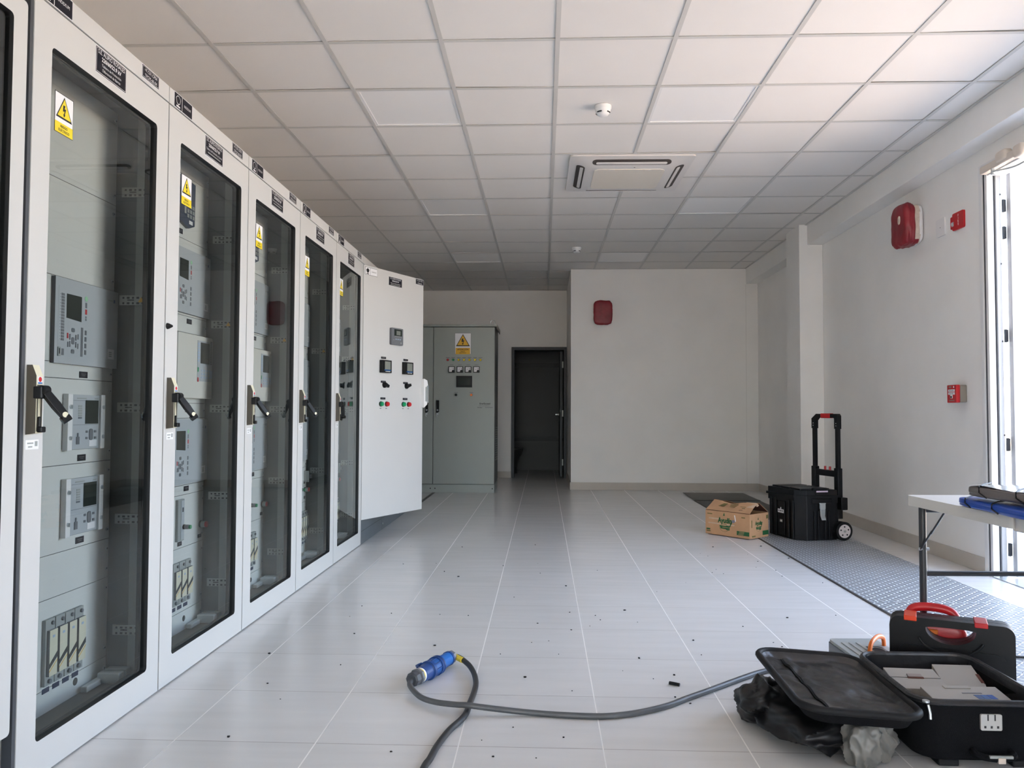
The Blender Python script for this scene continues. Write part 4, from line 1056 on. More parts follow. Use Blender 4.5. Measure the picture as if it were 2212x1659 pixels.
# ------------------------------------------------------------------ cardboard box
RZ = math.atan2(-.744, .668)
t = thing('cardboard_box', 'taped brown cardboard box with green brand print and tented flaps', 'box', (1.683, 6.537, .0065), RZ)
Lb, Wb, Hb = .437, .27, .200           # local: long side along -x from the near corner, depth along +y
q = MB(); e = .004
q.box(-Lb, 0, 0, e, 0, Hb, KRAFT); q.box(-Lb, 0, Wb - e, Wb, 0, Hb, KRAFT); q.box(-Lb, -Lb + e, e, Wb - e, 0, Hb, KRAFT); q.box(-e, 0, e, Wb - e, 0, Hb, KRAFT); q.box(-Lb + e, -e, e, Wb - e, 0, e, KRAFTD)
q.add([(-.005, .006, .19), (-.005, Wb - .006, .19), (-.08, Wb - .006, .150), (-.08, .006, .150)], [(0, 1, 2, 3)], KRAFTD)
q.build('carton_body', t, smooth=False, bevel=.0015)
rr = random.Random(5)
def flap(y0, sg):
    q = MB(); nu, nv = 14, 5
    def f(u, v, o):
        x = -Lb + .002 + (Lb - .004) * u; k = v
        y = y0 + sg * .125 * k; z = Hb + .002 + .072 * k + .006 * math.sin(u * 9 + sg) * k * k - .012 * k * (1 - abs(2 * u - .9)) + o
        x += (-.02 * k if u > .5 and sg > 0 else .0)
        return (x, y, z)
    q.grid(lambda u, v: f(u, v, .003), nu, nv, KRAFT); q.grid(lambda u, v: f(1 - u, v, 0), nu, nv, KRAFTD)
    for u in (0, 1): q.add([f(u, v / nv, .003) for v in range(nv + 1)] + [f(u, v / nv, 0) for v in range(nv + 1)], [(i, i + 1, nv + 2 + i, nv + 1 + i) for i in range(nv)], KRAFT)
    q.add([f(i / nu, 1, .003) for i in range(nu + 1)] + [f(i / nu, 1, 0) for i in range(nu + 1)], [(i, i + 1, nu + 2 + i, nu + 1 + i) for i in range(nu)], KRAFT)
    return q.build('top_flap', t)
flap(.002, 1); flap(Wb - .002, -1)
q = MB(); q.tube([(-.004, Wb / 2 - .015, Hb + .062), (-.03, Wb / 2, Hb + .074), (-.12, Wb / 2, Hb + .072)], .012, CLEART, 8, False, .5)
q.add([(-.01, .07, Hb + .047), (-.075, .07, Hb + .045), (-.075, Wb / 2, Hb + .079), (-.01, Wb / 2, Hb + .079)], [(0, 1, 2, 3)], CLEART)
q.build('tape_strip', t)
def brand(q, cx, cz, k, d):
    q.text('Ayudín', cx, cz + .012 * k, .046 * k, d, GRNINK, .150 * k, .05)
    q.prism([(cx - .018 * k, cz + .052 * k), (cx + .002 * k, cz + .052 * k), (cx - .006 * k, cz + .082 * k)], .0002, d, GRNINK)
    n = 22; ar = [(cx - .004 * k + .056 * k * math.cos(a), cz - .042 * k + .05 * k * math.sin(a)) for a in [R(180 + 180 * i / n) for i in range(n + 1)]]
    ins = [(cx - .004 * k + (x - cx + .004 * k) * .955, y + .002 * k ) for x, y in ar]
    q.add([(x, y, d) for x, y in ar] + [(x, y, d) for x, y in ins], [(i, i + 1, n + 2 + i, n + 1 + i) for i in range(n)], GRNINK)
    q.prism([(cx - .056 * k, cz - .036 * k), (cx + .030 * k, cz - .040 * k), (cx + .028 * k, cz - .068 * k), (cx - .044 * k, cz - .066 * k)], .0002, d, GRNINK)
    q.rect(cx + .004 * k, cz - .052 * k, .060 * k, .004 * k, .0003, d + .0002, KRAFT)
    q.rect(cx - .01 * k, cz - .024 * k, .06 * k, .006 * k, .0002, d, OLIVINK)
    for i in range(9): q.disc(cx + (.020 + .013 * (i % 3)) * k, cz - (.040 + .014 * (i // 3)) * k, .0075 * k, .0002, d + .0001, GRNINK, 9)
    q.prism([(cx + .066 * k, cz - .02 * k), (cx + .074 * k, cz - .02 * k), (cx + .086 * k, cz + .024 * k), (cx + .072 * k, cz + .014 * k)], .0002, d, GRNINK)
    q.prism([(cx + .050 * k, cz - .045 * k), (cx + .062 * k, cz - .042 * k), (cx + .074 * k, cz + .0 * k), (cx + .064 * k, cz + .0 * k)], .0002, d, GRNINK)
q = MB(); q.plane((-Lb, 0, 0), (1, 0, 0), (0, 0, 1)); brand(q, .195, .118, .92, .0008)
q.rect(.372, .038, .118, .034, .0002, .0008, GRNINK)
for i in range(3): q.rect(.352 + .004 * i, .028 + i * .010, .05, .003, .0008, .0010, KRAFT)
q.rect(.030, .042, .038, .012, .0002, .0008, GRNINK); q.rect(.032, .026, .040, .010, .0002, .0008, OLIVINK); q.rect(.045, .172, .05, .008, .0002, .0008, OLIVINK); q.rect(.375, .168, .035, .008, .0002, .0008, OLIVINK)
q.prism([(.298, .128), (.306, .128), (.296, .180), (.288, .180)], .0002, .0012, PAPER)
q.add([(.28 + .016 * math.cos(a), .128 + .013 * math.sin(a), .0009) for a in [2 * math.pi * i / 16 for i in range(16)]], [tuple(range(16))], mat('faded_ink', (.20, .19, .24), .6))
for x, y, w, h in ((.10, .135, .13, .012), (.16, .095, .26, .010)): q.rect(x, y, w, h, .0001, .00025, CLEART)
q.build('brand_print', t, smooth=False)
q = MB(); q.plane((0, 0, 0), (0, 1, 0), (0, 0, 1)); brand(q, .125, .115, .66, .0008); q.rect(.225, .036, .085, .036, .0002, .0008, GRNINK); q.rect(.028, .12, .010, .06, .0002, .0008, OLIVINK); q.rect(.25, .165, .03, .03, .0002, .0008, OLIVINK); q.rect(.055, .018, .05, .012, .0002, .0008, OLIVINK); q.build('brand_print', t, smooth=False)
q = MB()
ca, sa = .125, .072; ln = math.hypot(ca, sa)
q.plane((-Lb, .002, Hb + .0105), (1, 0, 0), (0, ca, sa))
q.prism([(.10, .055), (.155, .055), (.170, .098), (.130, .098)], 0, .001, OLIVINK)
for i in range(3): q.rect(.235, .095 - i * .018, .075 - i * .012, .007, 0, .001, OLIVINK)
q.rect(.33, .075, .05, .004, 0, .001, OLIVINK); q.rect(.345, .055, .03, .004, 0, .001, GRNINK); q.text('qW', .335, .028, .016, .001, INK)
q.build('flap_print', t, smooth=False)

# ------------------------------------------------------------------ rolling toolbox
t = thing('rolling_toolbox', 'black wheeled toolbox with its telescopic pull handle raised', 'toolbox', (2.055, 6.46, .0065), R(16))
c = .07
def bodyp(i, ch): return [(c * ch + i, i), (.36 - i, i), (.36 - i, .45 - i), (i, .45 - i), (i, c * ch + i)]
q = MB(); q.prism(bodyp(.008, 1), .002, .32, BLACK)
q.prism(bodyp(0, 1), .30, .342, BLACK)
for a in (.015, .075, .33): q.box(-.006, .004, a + c - .01, a + c + .012, .01, .32, BLACK)
q.box(-.004, .008, .20, .30, .02, .30, BLACK); q.box(-.006, .008, .32, .345, .01, .32, BLACK); q.box(-.006, .008, .14, .17, .01, .32, BLACK)
for a in (.14, .175, .235, .27): q.box(a, a + .014, -.003, .006, .01, .24, BLACK)
q.box(.12, .30, -.006, .006, .30, .335, BLACK)
q.build('tub', t, smooth=False, bevel=.004)
q = MB(); q.prism([(c - .01, -.012), (.368, -.012), (.368, .462), (-.012, .462), (-.012, c - .01)], .3425, .362, BLACK)
q.prism([(c, 0), (.355, 0), (.355, .45), (.0, .45), (.0, c)], .362, .405, BLACK)
for y0, y1 in ((.03, .16), (.19, .30), (.33, .43)): q.box(.03, .30, y0, y1, .4051, .418, BLACK)
q.box(.14, .27, .012, .035, .395, .422, BLACK); q.box(.155, .255, -.004, .002, .365, .395, RUBBER); q.box(.150, .262, -.010, .012, .398, .4045, BLACK)
q.build('lid', t, smooth=False, bevel=.006)
q = MB(); q.box(.153, .258, -.0125, -.0102, .390, .402, mat('lilac_label', (.60, .50, .62), .5)); q.build('lid_label', t, smooth=False)
q = MB(); q.plane((.207, -.004, 0), (1, 0, 0), (0, 0, 1)); q.rect(0, .280, .05, .045, 0, .014, STEEL); q.prism([(-.024, .268), (.024, .268), (.020, .20), (.030, .165), (-.008, .165), (-.022, .20)], .008, .013, STEEL)
for dx in (-.014, -.004, .006, .015): q.rect(dx, .215, .003, .07, .013, .0155, ZINC)
q.tube([(-.03, .300, .008), (.03, .300, .008)], .004, STEEL, 8); q.build('latch', t, smooth=False, bevel=.001)
q = MB(); q.plane((-.0045, .25, 0), (0, -1, 0), (0, 0, 1)); q.rect(0, .215, .085, .030, 0, .0015, PAPER); q.rect(0, .236, .010, .020, 0, .0015, PAPER)
for i, w in enumerate((.012, .020, .014)): q.rect(-.026 + i * .025, .216, w, .012, .0015, .002, KEY)
q.rect(.005, .135, .034, .022, 0, .0015, ZINC); q.rect(.005, .135, .024, .008, .0015, .002, PAPER); q.build('name_label', t, smooth=False)
hx = .425
q = MB(); q.box(.361, .40, .05, .41, .04, .34, BLACK); q.box(.385, .445, -.01, .05, .24, .34, BLACK); q.box(.385, .445, .41, .45, .24, .34, BLACK)
for y in (.055, .365): q.box(hx - .022, hx + .022, y, y + .055, .16, .575, BLACK)
q.box(hx - .018, hx + .018, .11, .365, .500, .552, BLACK)
q.build('handle_sleeve', t, smooth=False, bevel=.005)
q = MB()
for y in (.19, .255): q.cyl((hx, y, .552), (hx, y, .582), .009, None, 10, RED)
q.build('release_button', t)
q = MB()
for y in (.0825, .3925): q.box(hx - .013, hx + .013, y - .018, y + .018, .575, .90, BLACK)
for y in (.0825, .3925): q.box(hx - .017, hx + .017, y - .024, y + .024, .90, .975, BLACK)
q.plane((hx, 0, 0), (0, 1, 0), (0, 0, 1))
q.prism([(.0585, .965), (.1065, .965), (.1065, .985), (.118, .992), (.340, .992), (.3685, .968), (.4165, .968), (.4165, .985), (.352, 1.025), (.075, 1.025), (.0585, 1.008)], -.017, .017, BLACK)
for y in (.0825, .3925):
    for z in (.925, .945): q.rect(y, z, .008, .006, -.0178, -.017, PAPER); q.disc(y, z, .004, -.0185, -.017, PAPER, 8)
q.build('pull_handle', t, smooth=False, bevel=.004)
q = MB(); q.box(hx - .020, hx + .020, .16, .29, .988, 1.029, RED); q.build('grip', t, bevel=.006)
for y0, y1 in ((-.045, .010), (.44, .495)):
    q = MB(); q.cyl((.385, y0, .075), (.385, y1, .075), .075, None, 36, RUBBER); w = q.build('wheel', t, bevel=.006)
    q = MB(); yf = y0 - .003 if y0 < 0 else y1 + .003; ys_ = -1 if y0 < 0 else 1
    q.cyl((.385, yf - ys_ * .0025, .075), (.385, yf, .075), .054, None, 32, HUBW); q.cyl((.385, yf, .075), (.385, yf + ys_ * .006, .075), .010, None, 14, ZINC)
    for i in range(5):
        a = R(72 * i + 20); x, z = .385 + .036 * math.cos(a), .075 + .036 * math.sin(a); q.cyl((x, yf, z), (x, yf + ys_ * .001, z), .007, None, 10, INK)
    q.build('hub', w, bevel=.002)

# ------------------------------------------------------------------ folding table at the right
TZ = .715; TX, TY = 1.428, 3.179
t = thing('folding_table', 'off-white plastic folding table with charcoal tube legs', 'table', (TX, TY, 0), R(2.4))
q = MB()
q.prism(rrect(0, .61, -.655, 0, .02, 5), TZ - .038, TZ, TABLET); q.prism(rrect(0, .61, -1.31, -.659, .02, 5), TZ - .038, TZ, TABLET)
q.box(.03, .58, -.70, -.61, TZ - .05, TZ - .036, TABLET); q.build('tabletop', t, smooth=False, bevel=.006)
def leg_set(y, sg):
    for x in (.032, .578):
        q = MB(); q.cyl((x, y, .012), (x, y, TZ - .04), .0135, None, 16, LEGM); q.cyl((x, y, .0068), (x, y, .03), .016, None, 14, RUBBER); q.build('leg', t)
        q = MB(); q.tube([(x - .012, y - .006, TZ - .20), (x + .010, y - sg * .05, TZ - .125)], .0075, LEGM, 8, False, .5); q.tube([(x + .008, y - sg * .046, TZ - .135), (x + .030, y - sg * .105, TZ - .045)], .0075, LEGM, 8, False, .5); q.cyl((x - .018, y - .006, TZ - .2), (x + .02, y - .006, TZ - .2), .006, None, 8, STEEL); q.build('brace', t)
    q = MB(); q.cyl((.032, y, .42), (.578, y, .42), .010, None, 12, LEGM); q.cyl((.025, y, TZ - .05), (.585, y, TZ - .05), .011, None, 12, LEGM); q.build('crossbar', t)
leg_set(-.060, 1); leg_set(-1.25, -1)

def folder(name, lab, loc, rz, w, l, h, m, top, cat, bulge):
    t = thing(name, lab, cat, loc, rz)
    q = MB(); q.blob((w / 2, -l / 2, h / 2), (w / 2, l / 2, h / 2 - .002), m, 9, 18, .012, 2.0, 4); q.build('cover', t, angle=50)
    if top is not None:
        q = MB(); q.grid(lambda u, v: (.010 + (w - .02) * u, -l + .010 + (l - .02) * v, h + .0005 + bulge * math.sin(math.pi * u) * math.sin(math.pi * v) + .0025 * math.sin(9 * v + 3 * u)), 16, 20, top); q.build('glossy_top', t)
    q = MB()
    for yy in (-l * .18, -l * .55):
        q.tube([(-.001, yy - .04, .006), (-.002, yy - .005, h * .5), (.002, yy, h * .95), (.03, yy + .02, h + .004), (.09, yy + .06, h + .005 + bulge * .4)], .0025, BLACK, 6)
    q.build('elastic_cord', t)
    return t
folder('document_folder', 'translucent blue document case lying flat on the folding table', (1.432, 2.83, TZ + .001), R(-2), .34, .46, .034, BLUEF, None, 'folder', 0)
folder('document_folder', 'grey document case with a glossy clear cover, on top of the blue one', (1.425, 2.755, TZ + .0400), R(7), .32, .46, .040, GREYF, CLEARF, 'folder', .004)

# ------------------------------------------------------------------ cases on the floor
t = thing('tool_case', 'upright black plastic tool case with red latches and a handle hole', 'tool case', (1.278, 2.995, .001), R(-25))
w, h, d = .395, .292, .09
def case_outline(k, n=5): return rrect(k, w - k, k, h - k, .035, n)
for y0, y1, nm in ((0, .042, 'front_shell'), (.046, d, 'rear_shell')):
    q = MB(); q.plane((0, y1, 0), (1, 0, 0), (0, 0, 1))
    oc0 = rrect(0, w, 0, h, .035, 6); oc = []
    for i in range(len(oc0)):                       # even steps along the outline
        p0, p1 = Vector(oc0[i]), Vector(oc0[(i + 1) % len(oc0)]); m_ = max(1, int((p1 - p0).length / .012))
        oc += [tuple(p0 + (p1 - p0) * j / m_) for j in range(m_)]
    hy = h - .032; ho = []
    for x, y in oc:
        a = math.atan2((y - hy) * 1.0, (x - w / 2) * .42)
        ho.append((w / 2 + .080 * math.cos(a), hy + (.052 if math.sin(a) < 0 else .006) * math.sin(a)))
    q.ring(oc, ho, 0, y1 - y0, BLACK)
    q.build(nm, t, smooth=True, angle=30, bevel=.005)
q = MB()
q.plane((0, 0, 0), (1, 0, 0), (0, 0, 1)); q.prism(rrect(.028, w - .028, .02, h - .098, .03), -.001, .008, BLACK)
q.tube([(w / 2 + .108 * math.cos(a), h - .040 + .080 * math.sin(a), .007) for a in [R(200 + 140 * i / 16) for i in range(17)]], .005, BLACK, 8); q.build('raised_panel', t, bevel=.003)
for x0, m_ in ((.048, mat('orange_red', (.70, .05, .01), .35)), (.272, RED)):
    q = MB(); q.box(x0, x0 + .042, -.003, d + .003, h - .014, h + .004, m_); q.build('latch', t, bevel=.003)
t = thing('tool_case', 'red plastic case with a carry handle, half hidden behind the black case', 'tool case', (1.278 + .423 * .099 + .906 * .025, 2.995 + .906 * .099 - .423 * .025, .001), R(-25))
q = MB(); q.blob((.12, .032, .100), (.12, .032, .100), RED, 6, 10); q.blob((.125, .032, .20), (.105, .028, .055), RED, 4, 10); q.build('case_body', t)
q = MB(); q.tube(smooth_path([(.030, .032, .19), (.036, .032, .262), (.065, .032, .302), (.165, .032, .302), (.200, .032, .262), (.206, .032, .19)]), .016, RED, 12); q.build('carry_handle', t)
q = MB(); q.box(.10, .135, -.004, .006, .215, .232, ORANGE); q.build('latch', t, bevel=.003)
t = thing('parts_organizer', 'flat grey organizer case with an orange handle behind the open suitcase', 'tool case', (1.215, 3.11, .001), R(2))
q = MB()
q.prism(rrect(0, .205, 0, .32, .02), 0, .070, KEY); q.build('case_body', t, smooth=False, bevel=.004)
q = MB(); q.prism(rrect(.004, .201, .004, .316, .018), .0702, .082, CHAN)
for k in range(3): q.box(.03 + k * .03, .045 + k * .03, .05, .25, .082, .085, ZINC)
q.prism(rrect(.10, .17, .08, .2, .02), .082, .0835, BLACK); q.tube([(.135 + .026 * math.cos(a), .14 + .04 * math.sin(a), .084) for a in [2 * math.pi * i / 20 for i in range(20)]], .003, CHAN, 6, True); q.build('case_lid', t, smooth=False, bevel=.003)
q = MB(); q.tube(smooth_path([(.090, .12, .078), (.096, .125, .105), (.112, .14, .122), (.15, .18, .128), (.185, .21, .115), (.192, .215, .08)]), .010, ORANGE, 10, False, .8); q.build('handle', t)

# ------------------------------------------------------------------ open suitcase
SX0, SX1, SY0, SY1, SZ = 1.092, 1.475, 2.372, 2.845, .192
t = thing('suitcase', 'open black soft suitcase with a combination lock, lid flopped to the left', 'suitcase', (1.28, 2.6, 0))
O = Vector((1.28, 2.6, 0)); J = lambda x, y, z=0: (x - O.x, y - O.y, z)
q = MB(); a0, a1, b0, b1 = SX0 - O.x, SX1 - O.x, SY0 - O.y, SY1 - O.y
oo, ii = rrect(a0, a1, b0, b1, .07, 8), rrect(a0 + .014, a1 - .014, b0 + .014, b1 - .014, .06, 8)
lo = rrect(a0 + .02, a1 - .02, b0 + .03, b1 - .02, .07, 8); n = len(oo)
q.add([(x, y, .020) for x, y in lo] + [(x, y, .075) for x, y in oo] + [(x, y, SZ) for x, y in oo] + [(x, y, SZ) for x, y in ii] + [(x, y, .032) for x, y in ii],
      [(j * n + i, j * n + (i + 1) % n, (j + 1) * n + (i + 1) % n, (j + 1) * n + i) for j in range(4) for i in range(n)] + [tuple(reversed(range(n))), tuple(4 * n + i for i in range(n))], CLOTH)
q.build('shell', t, angle=50)
q = MB(); q.tube([(x, y, SZ + .002) for x, y in rrect(a0 + .004, a1 - .004, b0 + .004, b1 - .004, .068, 8)], .010, LEATH, 8, True); q.build('piping', t)
q = MB(); ring_ = rrect(a0 + .0145, a1 - .0145, b0 + .0145, b1 - .0145, .0595, 10); m2 = len(ring_)
q.add([(x, y, .034) for x, y in ring_] + [(x + (.004 if i % 3 else -.002) * (1 if x < 0 else -1), y, .11) for i, (x, y) in enumerate(ring_)] + [(x, y, SZ + .002) for x, y in ring_], [((j + 1) * m2 + i, (j + 1) * m2 + (i + 1) % m2, j * m2 + (i + 1) % m2, j * m2 + i) for j in range(2) for i in range(m2)], LEATH); q.build('lining', t, angle=70)
for x in (a0 + .10, a1 - .07):
    for y in (b0 + .06, b1 - .05): q = MB(); q.box(x - .03, x + .03, y - .03, y + .03, .001, .021, RUBBER); q.build('foot', t, bevel=.004)
q = MB(); q.plane((1.296 - O.x, b0 - .0005, .143), (1, 0, 0), (0, 0, 1)); q.prism(rrect(-.030, .030, -.023, .023, .004), 0, .006, mat('lock_grey', (.42, .42, .41), .35))
for i in (-1, 1): q.rect(i * .010, .014, .004, .018, .006, .0068, INK)
for i in (-1, 0, 1): q.rect(i * .018, -.013, .006, .007, .006, .0068, INK)
q.build('combination_lock', t, smooth=False, bevel=.001)
q = MB(); q.plane((1.452 - O.x, b0 + .018, .112), (.86, .5, 0), (0, 0, 1)); q.prism([(-.017, -.020), (-.005, -.034), (.017, -.020), (.017, .030), (-.017, .030)], 0, .002, PAPER); q.rect(0, .006, .022, .02, .002, .0024, CHAN); q.build('side_tag', t, smooth=False)
q = MB(); q.tube(smooth_path([J(1.245, SY0 - .002, .060), J(1.250, SY0 - .026, .056), J(1.30, SY0 - .034, .052), J(1.345, SY0 - .026, .056), J(1.35, SY0 - .002, .060)]), .010, CLOTH, 8); q.build('carry_handle', t)
q = MB(); q.box(*[v for v in (1.292 - O.x, 1.312 - O.x, SY0 - .047 - O.y, SY0 - .040 - O.y, .043, .058)], TAPE); q.box(1.27 - O.x, 1.335 - O.x, SY0 - .044 - O.y, SY0 - .038 - O.y, .056, .063, CHAN); q.build('handle_tag', t)
q = MB(); q.cyl(J(1.112, SY0 - .004, SZ + .006), J(1.112, SY0 - .004, SZ + .011), .010, None, 12, STEEL); q.tube([J(1.116, SY0 - .008, SZ), J(1.120, SY0 - .012, SZ - .025), J(1.120, SY0 - .013, SZ - .04)], .004, STEEL, 8); q.build('zip_slider', t)
# lid
LX0, LX1, LY0, LY1 = .735, 1.082, 2.290, 2.815
def lz(x, y): u = (x - LX0) / (LX1 - LX0); return .212 - .022 * u - .012 * (1 - (y - LY0) / (LY1 - LY0))
rimp = rrect(LX0, LX1, LY0, LY1, .07, 8)
q = MB(); q.tube([J(x, y, lz(x, y)) for x, y in rimp], .011, RUBBER, 10, True); n = len(rimp)
c2 = rrect(LX0 + .03, LX1 - .02, LY0 + .03, LY1 - .03, .06, 8)
q.add([J(x, y, lz(x, y)) for x, y in rimp] + [J(x, y, lz(x, y) - .045) for x, y in c2], [(i, (i + 1) % n, n + (i + 1) % n, n + i) for i in range(n)] + [tuple(reversed(range(n, 2 * n)))], CLOTH)
lid = q.build('lid', t, angle=60)
q = MB()
def lin(u, v):
    k = (abs(2 * u - 1) ** 6 + abs(2 * v - 1) ** 6) ** (1 / 6)
    r_, th = k, 0
    x = LX0 + .006 + (LX1 - LX0 - .012) * u; y = LY0 + .006 + (LY1 - LY0 - .012) * v
    # pull square corners onto the rounded rim
    cx_, cy__ = min(max(x, LX0 + .07), LX1 - .07), min(max(y, LY0 + .07), LY1 - .07)
    dx, dy = x - cx_, y - cy__
    if dx and dy:
        l = math.hypot(dx, dy); mx_ = max(abs(dx), abs(dy)); x, y = cx_ + dx * mx_ / l, cy__ + dy * mx_ / l
    e_ = min(1, (1 - max(abs(2 * u - 1), abs(2 * v - 1))) * 9)
    z = lz(x, y) + .004 - .020 * e_ + e_ * (.010 * noise.noise(Vector((x * 9, y * 7, 1))) + .006 * noise.noise(Vector((x * 26 + y * 9, y * 22, 4))) + .004 * math.sin(x * 95 + 3 * math.sin(y * 20)) * max(0, 1 - abs(u - .27) * 6))
    return J(x, y, z)
q.grid(lin, 40, 44, LEATH); q.build('lid_lining', lid, angle=80)
q = MB()
for off in (-.008, .008): q.tube([Vector(lin(.24 + off + .012 * math.sin(k * .5), k / 24)) + Vector((0, 0, .003)) for k in range(2, 23)], .0022, RUBBER, 6)
q.build('lid_zip', lid)
q = MB(); p_ = Vector(lin(.42, .035)); q.box(p_.x - .014, p_.x + .014, p_.y - .004, p_.y + .012, p_.z + .003, p_.z + .006, PAPER); q.build('care_label', lid)

# cartons in the suitcase
def carton(lab, loc, rot, sz, flapk=0):
    t = thing('white_carton', lab, 'carton', loc, 0); t.rotation_euler = rot
    w, d, h = sz
    q = MB(); q.box(0, w, 0, d, 0, h, CARDW); q.build('carton_body', t, smooth=False, bevel=.0015)
    return t
t = carton('grey-white tuck-flap carton in the suitcase, nearest the lid', (1.140, 2.625, .052), (R(9), R(0), R(-4)), (.160, .14, .105))
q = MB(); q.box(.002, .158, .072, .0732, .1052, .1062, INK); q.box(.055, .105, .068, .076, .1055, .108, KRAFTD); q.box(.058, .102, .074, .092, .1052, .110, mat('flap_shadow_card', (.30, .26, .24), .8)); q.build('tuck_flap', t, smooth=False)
t = carton('grey-white carton with blue bars printed on it, at the lock side of the suitcase', (1.190, 2.405, .096), (R(8), R(0), R(2)), (.235, .165, .060))
q = MB(); q.plane((.1275, .085, .060), (1, 0, 0), (0, 1, 0))
for i, m_ in enumerate((mat('print_blue', (.07, .12, .26), .6), mat('print_blue_mid', (.05, .12, .32), .6), mat('print_blue_deep', (.03, .09, .34), .6))): q.prism([(.030 + i * .020 - .018, .000), (.030 + i * .020, .000), (.030 + i * .020 - .004, .026), (.030 + i * .020 - .022, .026)], .0003, .001, m_)
q.rect(.010, .037, .060, .005, .0003, .001, KEY)
q.rect(.035, -.008, .10, .0015, .0003, .001, KEY); q.rect(.06, -.020, .06, .010, .0003, .001, mat('print_navy', (.02, .03, .10), .6)); q.build('carton_print', t, smooth=False)
q = MB(); q.box(.07, .15, .15, .1665, .0601, .0625, CARDW); q.build('tuck_flap', t, smooth=False)
t = carton('open white carton leaning at the back of the suitcase', (1.296, 2.622, .112), (R(8), R(-3), R(-12)), (.122, .17, .045))
q = MB(); q.box(.114, .1235, .04, .10, .020, .0465, KRAFTD); q.box(.1225, .130, .05, .09, .030, .034, CARDW); q.build('side_flap', t, smooth=False)

# bags under the lid
q = MB(); q.blob((.87, 2.60, .070), (.17, .22, .068), BAGB, 2.5, 30, .10, 1.1, 11, None, .28); q.blob((.735, 2.70, .074), (.085, .12, .072), BAGB, 2.4, 24, .12, 1.2, 4, None, .32)
tag(q.build('plastic_bag', angle=60, origin=(.84, 2.6, 0)), 'crumpled black plastic bag under the suitcase lid', 'bag')
q = MB(); q.blob((.935, 2.39, .066), (.055, .045, .070), BAGC, 2.4, 24, .10, 1.2, 21, None, .30); q.blob((.995, 2.43, .068), (.060, .045, .070), BAGC, 2.3, 24, .10, 1.3, 6, None, .32)
tag(q.build('plastic_bag', angle=60, origin=(.96, 2.41, 0)), 'cloudy grey plastic bag on the floor under the near lid corner', 'bag')

# ------------------------------------------------------------------ blue connectors and their cables
A = Vector((-.487, 2.950, .038)); B = Vector((-.372, 3.250, .036)); ax = (B - A).normalized(); Ln = (B - A).length
at = lambda k: A + ax * (Ln * k)
t = thing('cable_connector', 'deep blue cable coupler whose grey cable runs under the suitcase', 'cable connector', (A.x, A.y, 0)); OA = Vector((A.x, A.y, 0))
q = MB(); q.lathe([(.020, 0), (.027, .004), (.027, .030), (.023, .036)], A - OA, ax, 8, DGREY); q.lathe([(.024, .036), (.031, .038), (.031, .050), (.026, .052)], A - OA, ax, 8, KEY); q.build('gland_nut', t, angle=20)
q = MB(); q.lathe([(.0275, .052), (.0275, .064)], A - OA, ax, 24, YTAPE); q.lathe([(.0278, .058), (.0278, .066)], A - OA, ax, 24, PAPER); q.build('marking_tape', t)
q = MB(); q.lathe([(.026, .066), (.029, .070), (.030, .118), (.033, .120)], A - OA, ax, 28, BLUED); q.lathe([(.0365, .120), (.0365, .130)], A - OA, ax, 28, BLUED)
lv = ax.cross(Vector((0, 0, 1))).normalized() * -1
q.tube([tuple(A - OA + ax * .10 + lv * .030 + Vector((0, 0, .012))), tuple(A - OA + ax * .115 + lv * .045 + Vector((0, 0, .014))), tuple(A - OA + ax * .145 + lv * .042 + Vector((0, 0, .014)))], .006, BLUED, 8)
q.build('socket_housing', t)
cz = .0105
q = MB(); pts = [A + ax * .004, (-.490, 2.925, .032), (-.462, 2.872, .022), (-.424, 2.823, .018), (-.368, 2.776, .022), (-.298, 2.737, .030), (-.256, 2.722, .034), (-.177, 2.720, .026), (-.083, 2.726, .015), (.012, 2.721, cz), (.121, 2.710, cz), (.215, 2.711, cz), (.320, 2.745, cz), (.432, 2.814, cz), (.519, 2.894, cz), (.610, 2.975, cz), (.763, 3.114, cz), (.877, 3.207, cz), (1.0, 3.26, cz), (1.14, 3.30, cz)]
q.tube([Vector(p) - OA for p in smooth_path(pts, 7)], .0100, CABLE, 12); q.build('cable', t)
t = thing('cable_connector', 'bright blue cable plug with yellow tape, its cable curling to the camera', 'cable connector', (B.x, B.y, 0)); OB = Vector((B.x, B.y, 0))
k0 = Ln
q = MB(); f = lambda prof, sg, m_: q.lathe([(r, h - .0) for r, h in prof], A - OB, ax, sg, m_)
f([(.034, .131), (.034, .140)], 28, BLUED); f([(.032, .140), (.032, .180)], 28, mat('mid_blue_plug', (.012, .085, .30), .35)); f([(.037, .180), (.037, .188), (.034, .196), (.037, .198), (.037, .204)], 28, BLUED)
for i in range(10):
    a_ = 2 * math.pi * i / 10; s1 = ax.orthogonal().normalized(); s2 = ax.cross(s1); o_ = (s1 * math.cos(a_) + s2 * math.sin(a_)) * .033
    q.tube([tuple(A - OB + ax * .141 + o_), tuple(A - OB + ax * .179 + o_)], .0022, BLUED, 5)
f([(.030, .204), (.0275, .215), (.026, .285)], 28, BLUEP); f([(.029, .285), (.029, .296)], 12, BLUED); q.build('plug_housing', t)
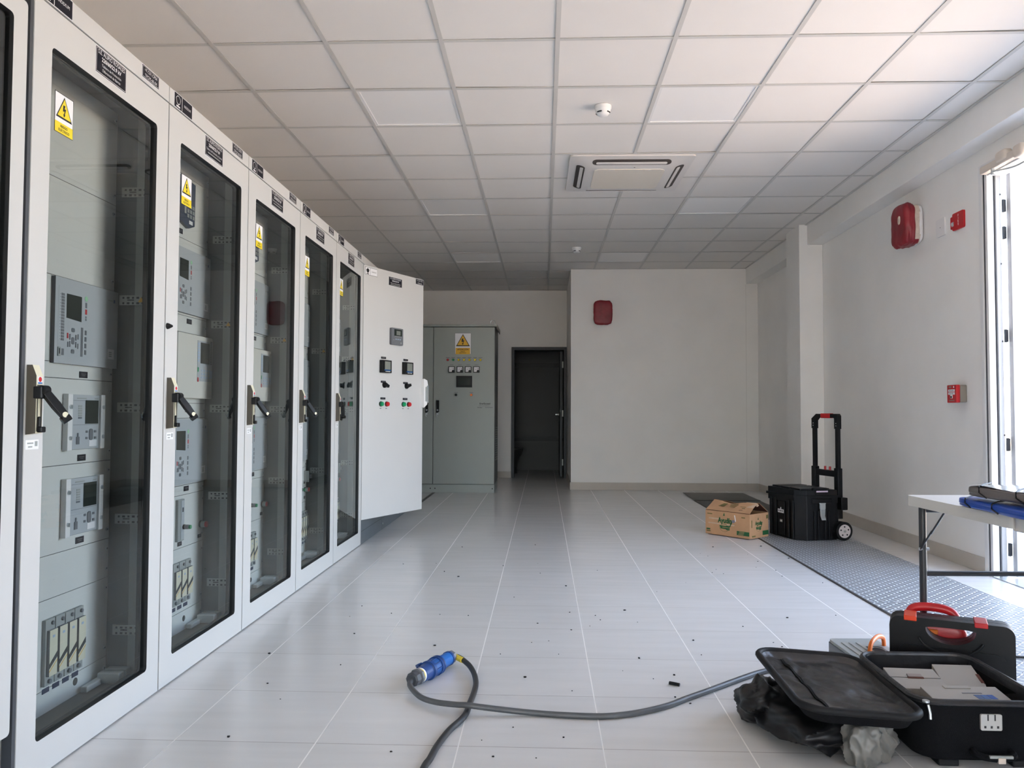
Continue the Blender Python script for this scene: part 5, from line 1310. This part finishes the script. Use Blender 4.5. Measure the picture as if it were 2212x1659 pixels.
q = MB(); f([(.026, .296), (.026, .318), (.020, .324)], 8, mat('gland_grey', (.16, .16, .175), .4)); q.build('gland_nut', t, angle=20)
E0 = A + ax * .322
q = MB(); q.tube([tuple(E0 - OB), tuple(E0 - OB + Vector((.015, .003, -.002))), tuple(Vector((-.325, 3.218, .031)) - OB)], .0113, YTAPE, 10); q.build('yellow_tape', t)
q = MB(); pts = [E0 + Vector((.004, .002, 0)), E0 + Vector((.030, 0, -.004)), (-.312, 3.205, .029), (-.287, 3.155, .025), (-.264, 3.08, .019), (-.251, 2.99, .014), (-.252, 2.893, cz), (-.257, 2.80, cz), (-.260, 2.716, cz), (-.273, 2.651, cz), (-.301, 2.565, cz), (-.323, 2.451, cz), (-.333, 2.353, cz), (-.342, 2.295, cz), (-.35, 2.1, cz), (-.36, 1.9, cz), (-.42, 1.6, cz)]
q.tube([Vector(p) - OB for p in smooth_path(pts, 7)], .0105, CABLEK, 12); q.build('cable', t)
q = MB(); q.tube(smooth_path([(1.60, 3.62, .012), (1.75, 3.50, .011), (1.90, 3.47, .011), (2.1, 3.42, .011), (2.35, 3.30, .011)]), .005, CABLEK, 8); tag(q.build('power_cord', origin=(1.9, 3.47, 0)), 'thin black cord lying on the tread plate right of the black case', 'cord')

# scraps on the floor
q = MB(); q.cyl((.482, 3.066, .0065), (.517, 3.045, .0065), .006, None, 10, RUBBER); tag(q.build('cable_offcut', origin=(.5, 3.055, 0)), 'short black cable offcut on the tiles, away from the connectors', 'offcut')
rr = random.Random(11)
q = MB()
for i in range(125):
    x, y = rr.uniform(-1.2, 1.75), 2.1 + 4.3 * rr.random() ** 1.6
    if x > .95 and y < 3.6: continue
    if x < .9 and rr.random() < .45: x = rr.uniform(-.2, 1.5)
    if .68 < x and y < 2.95: continue
    s_ = rr.choice((.0018, .0022, .003, .003, .0045)); a = rr.random() * 3.1
    q.blob((x, y, s_ * .5), (s_ * rr.uniform(.8, 1.7), s_, s_ * .6), RUBBER, 3, 2, .3, 3, i)
tag(q.build('dirt_crumbs', smooth=False), 'small dark dirt crumbs scattered over the floor tiles', 'dirt', kind='stuff')
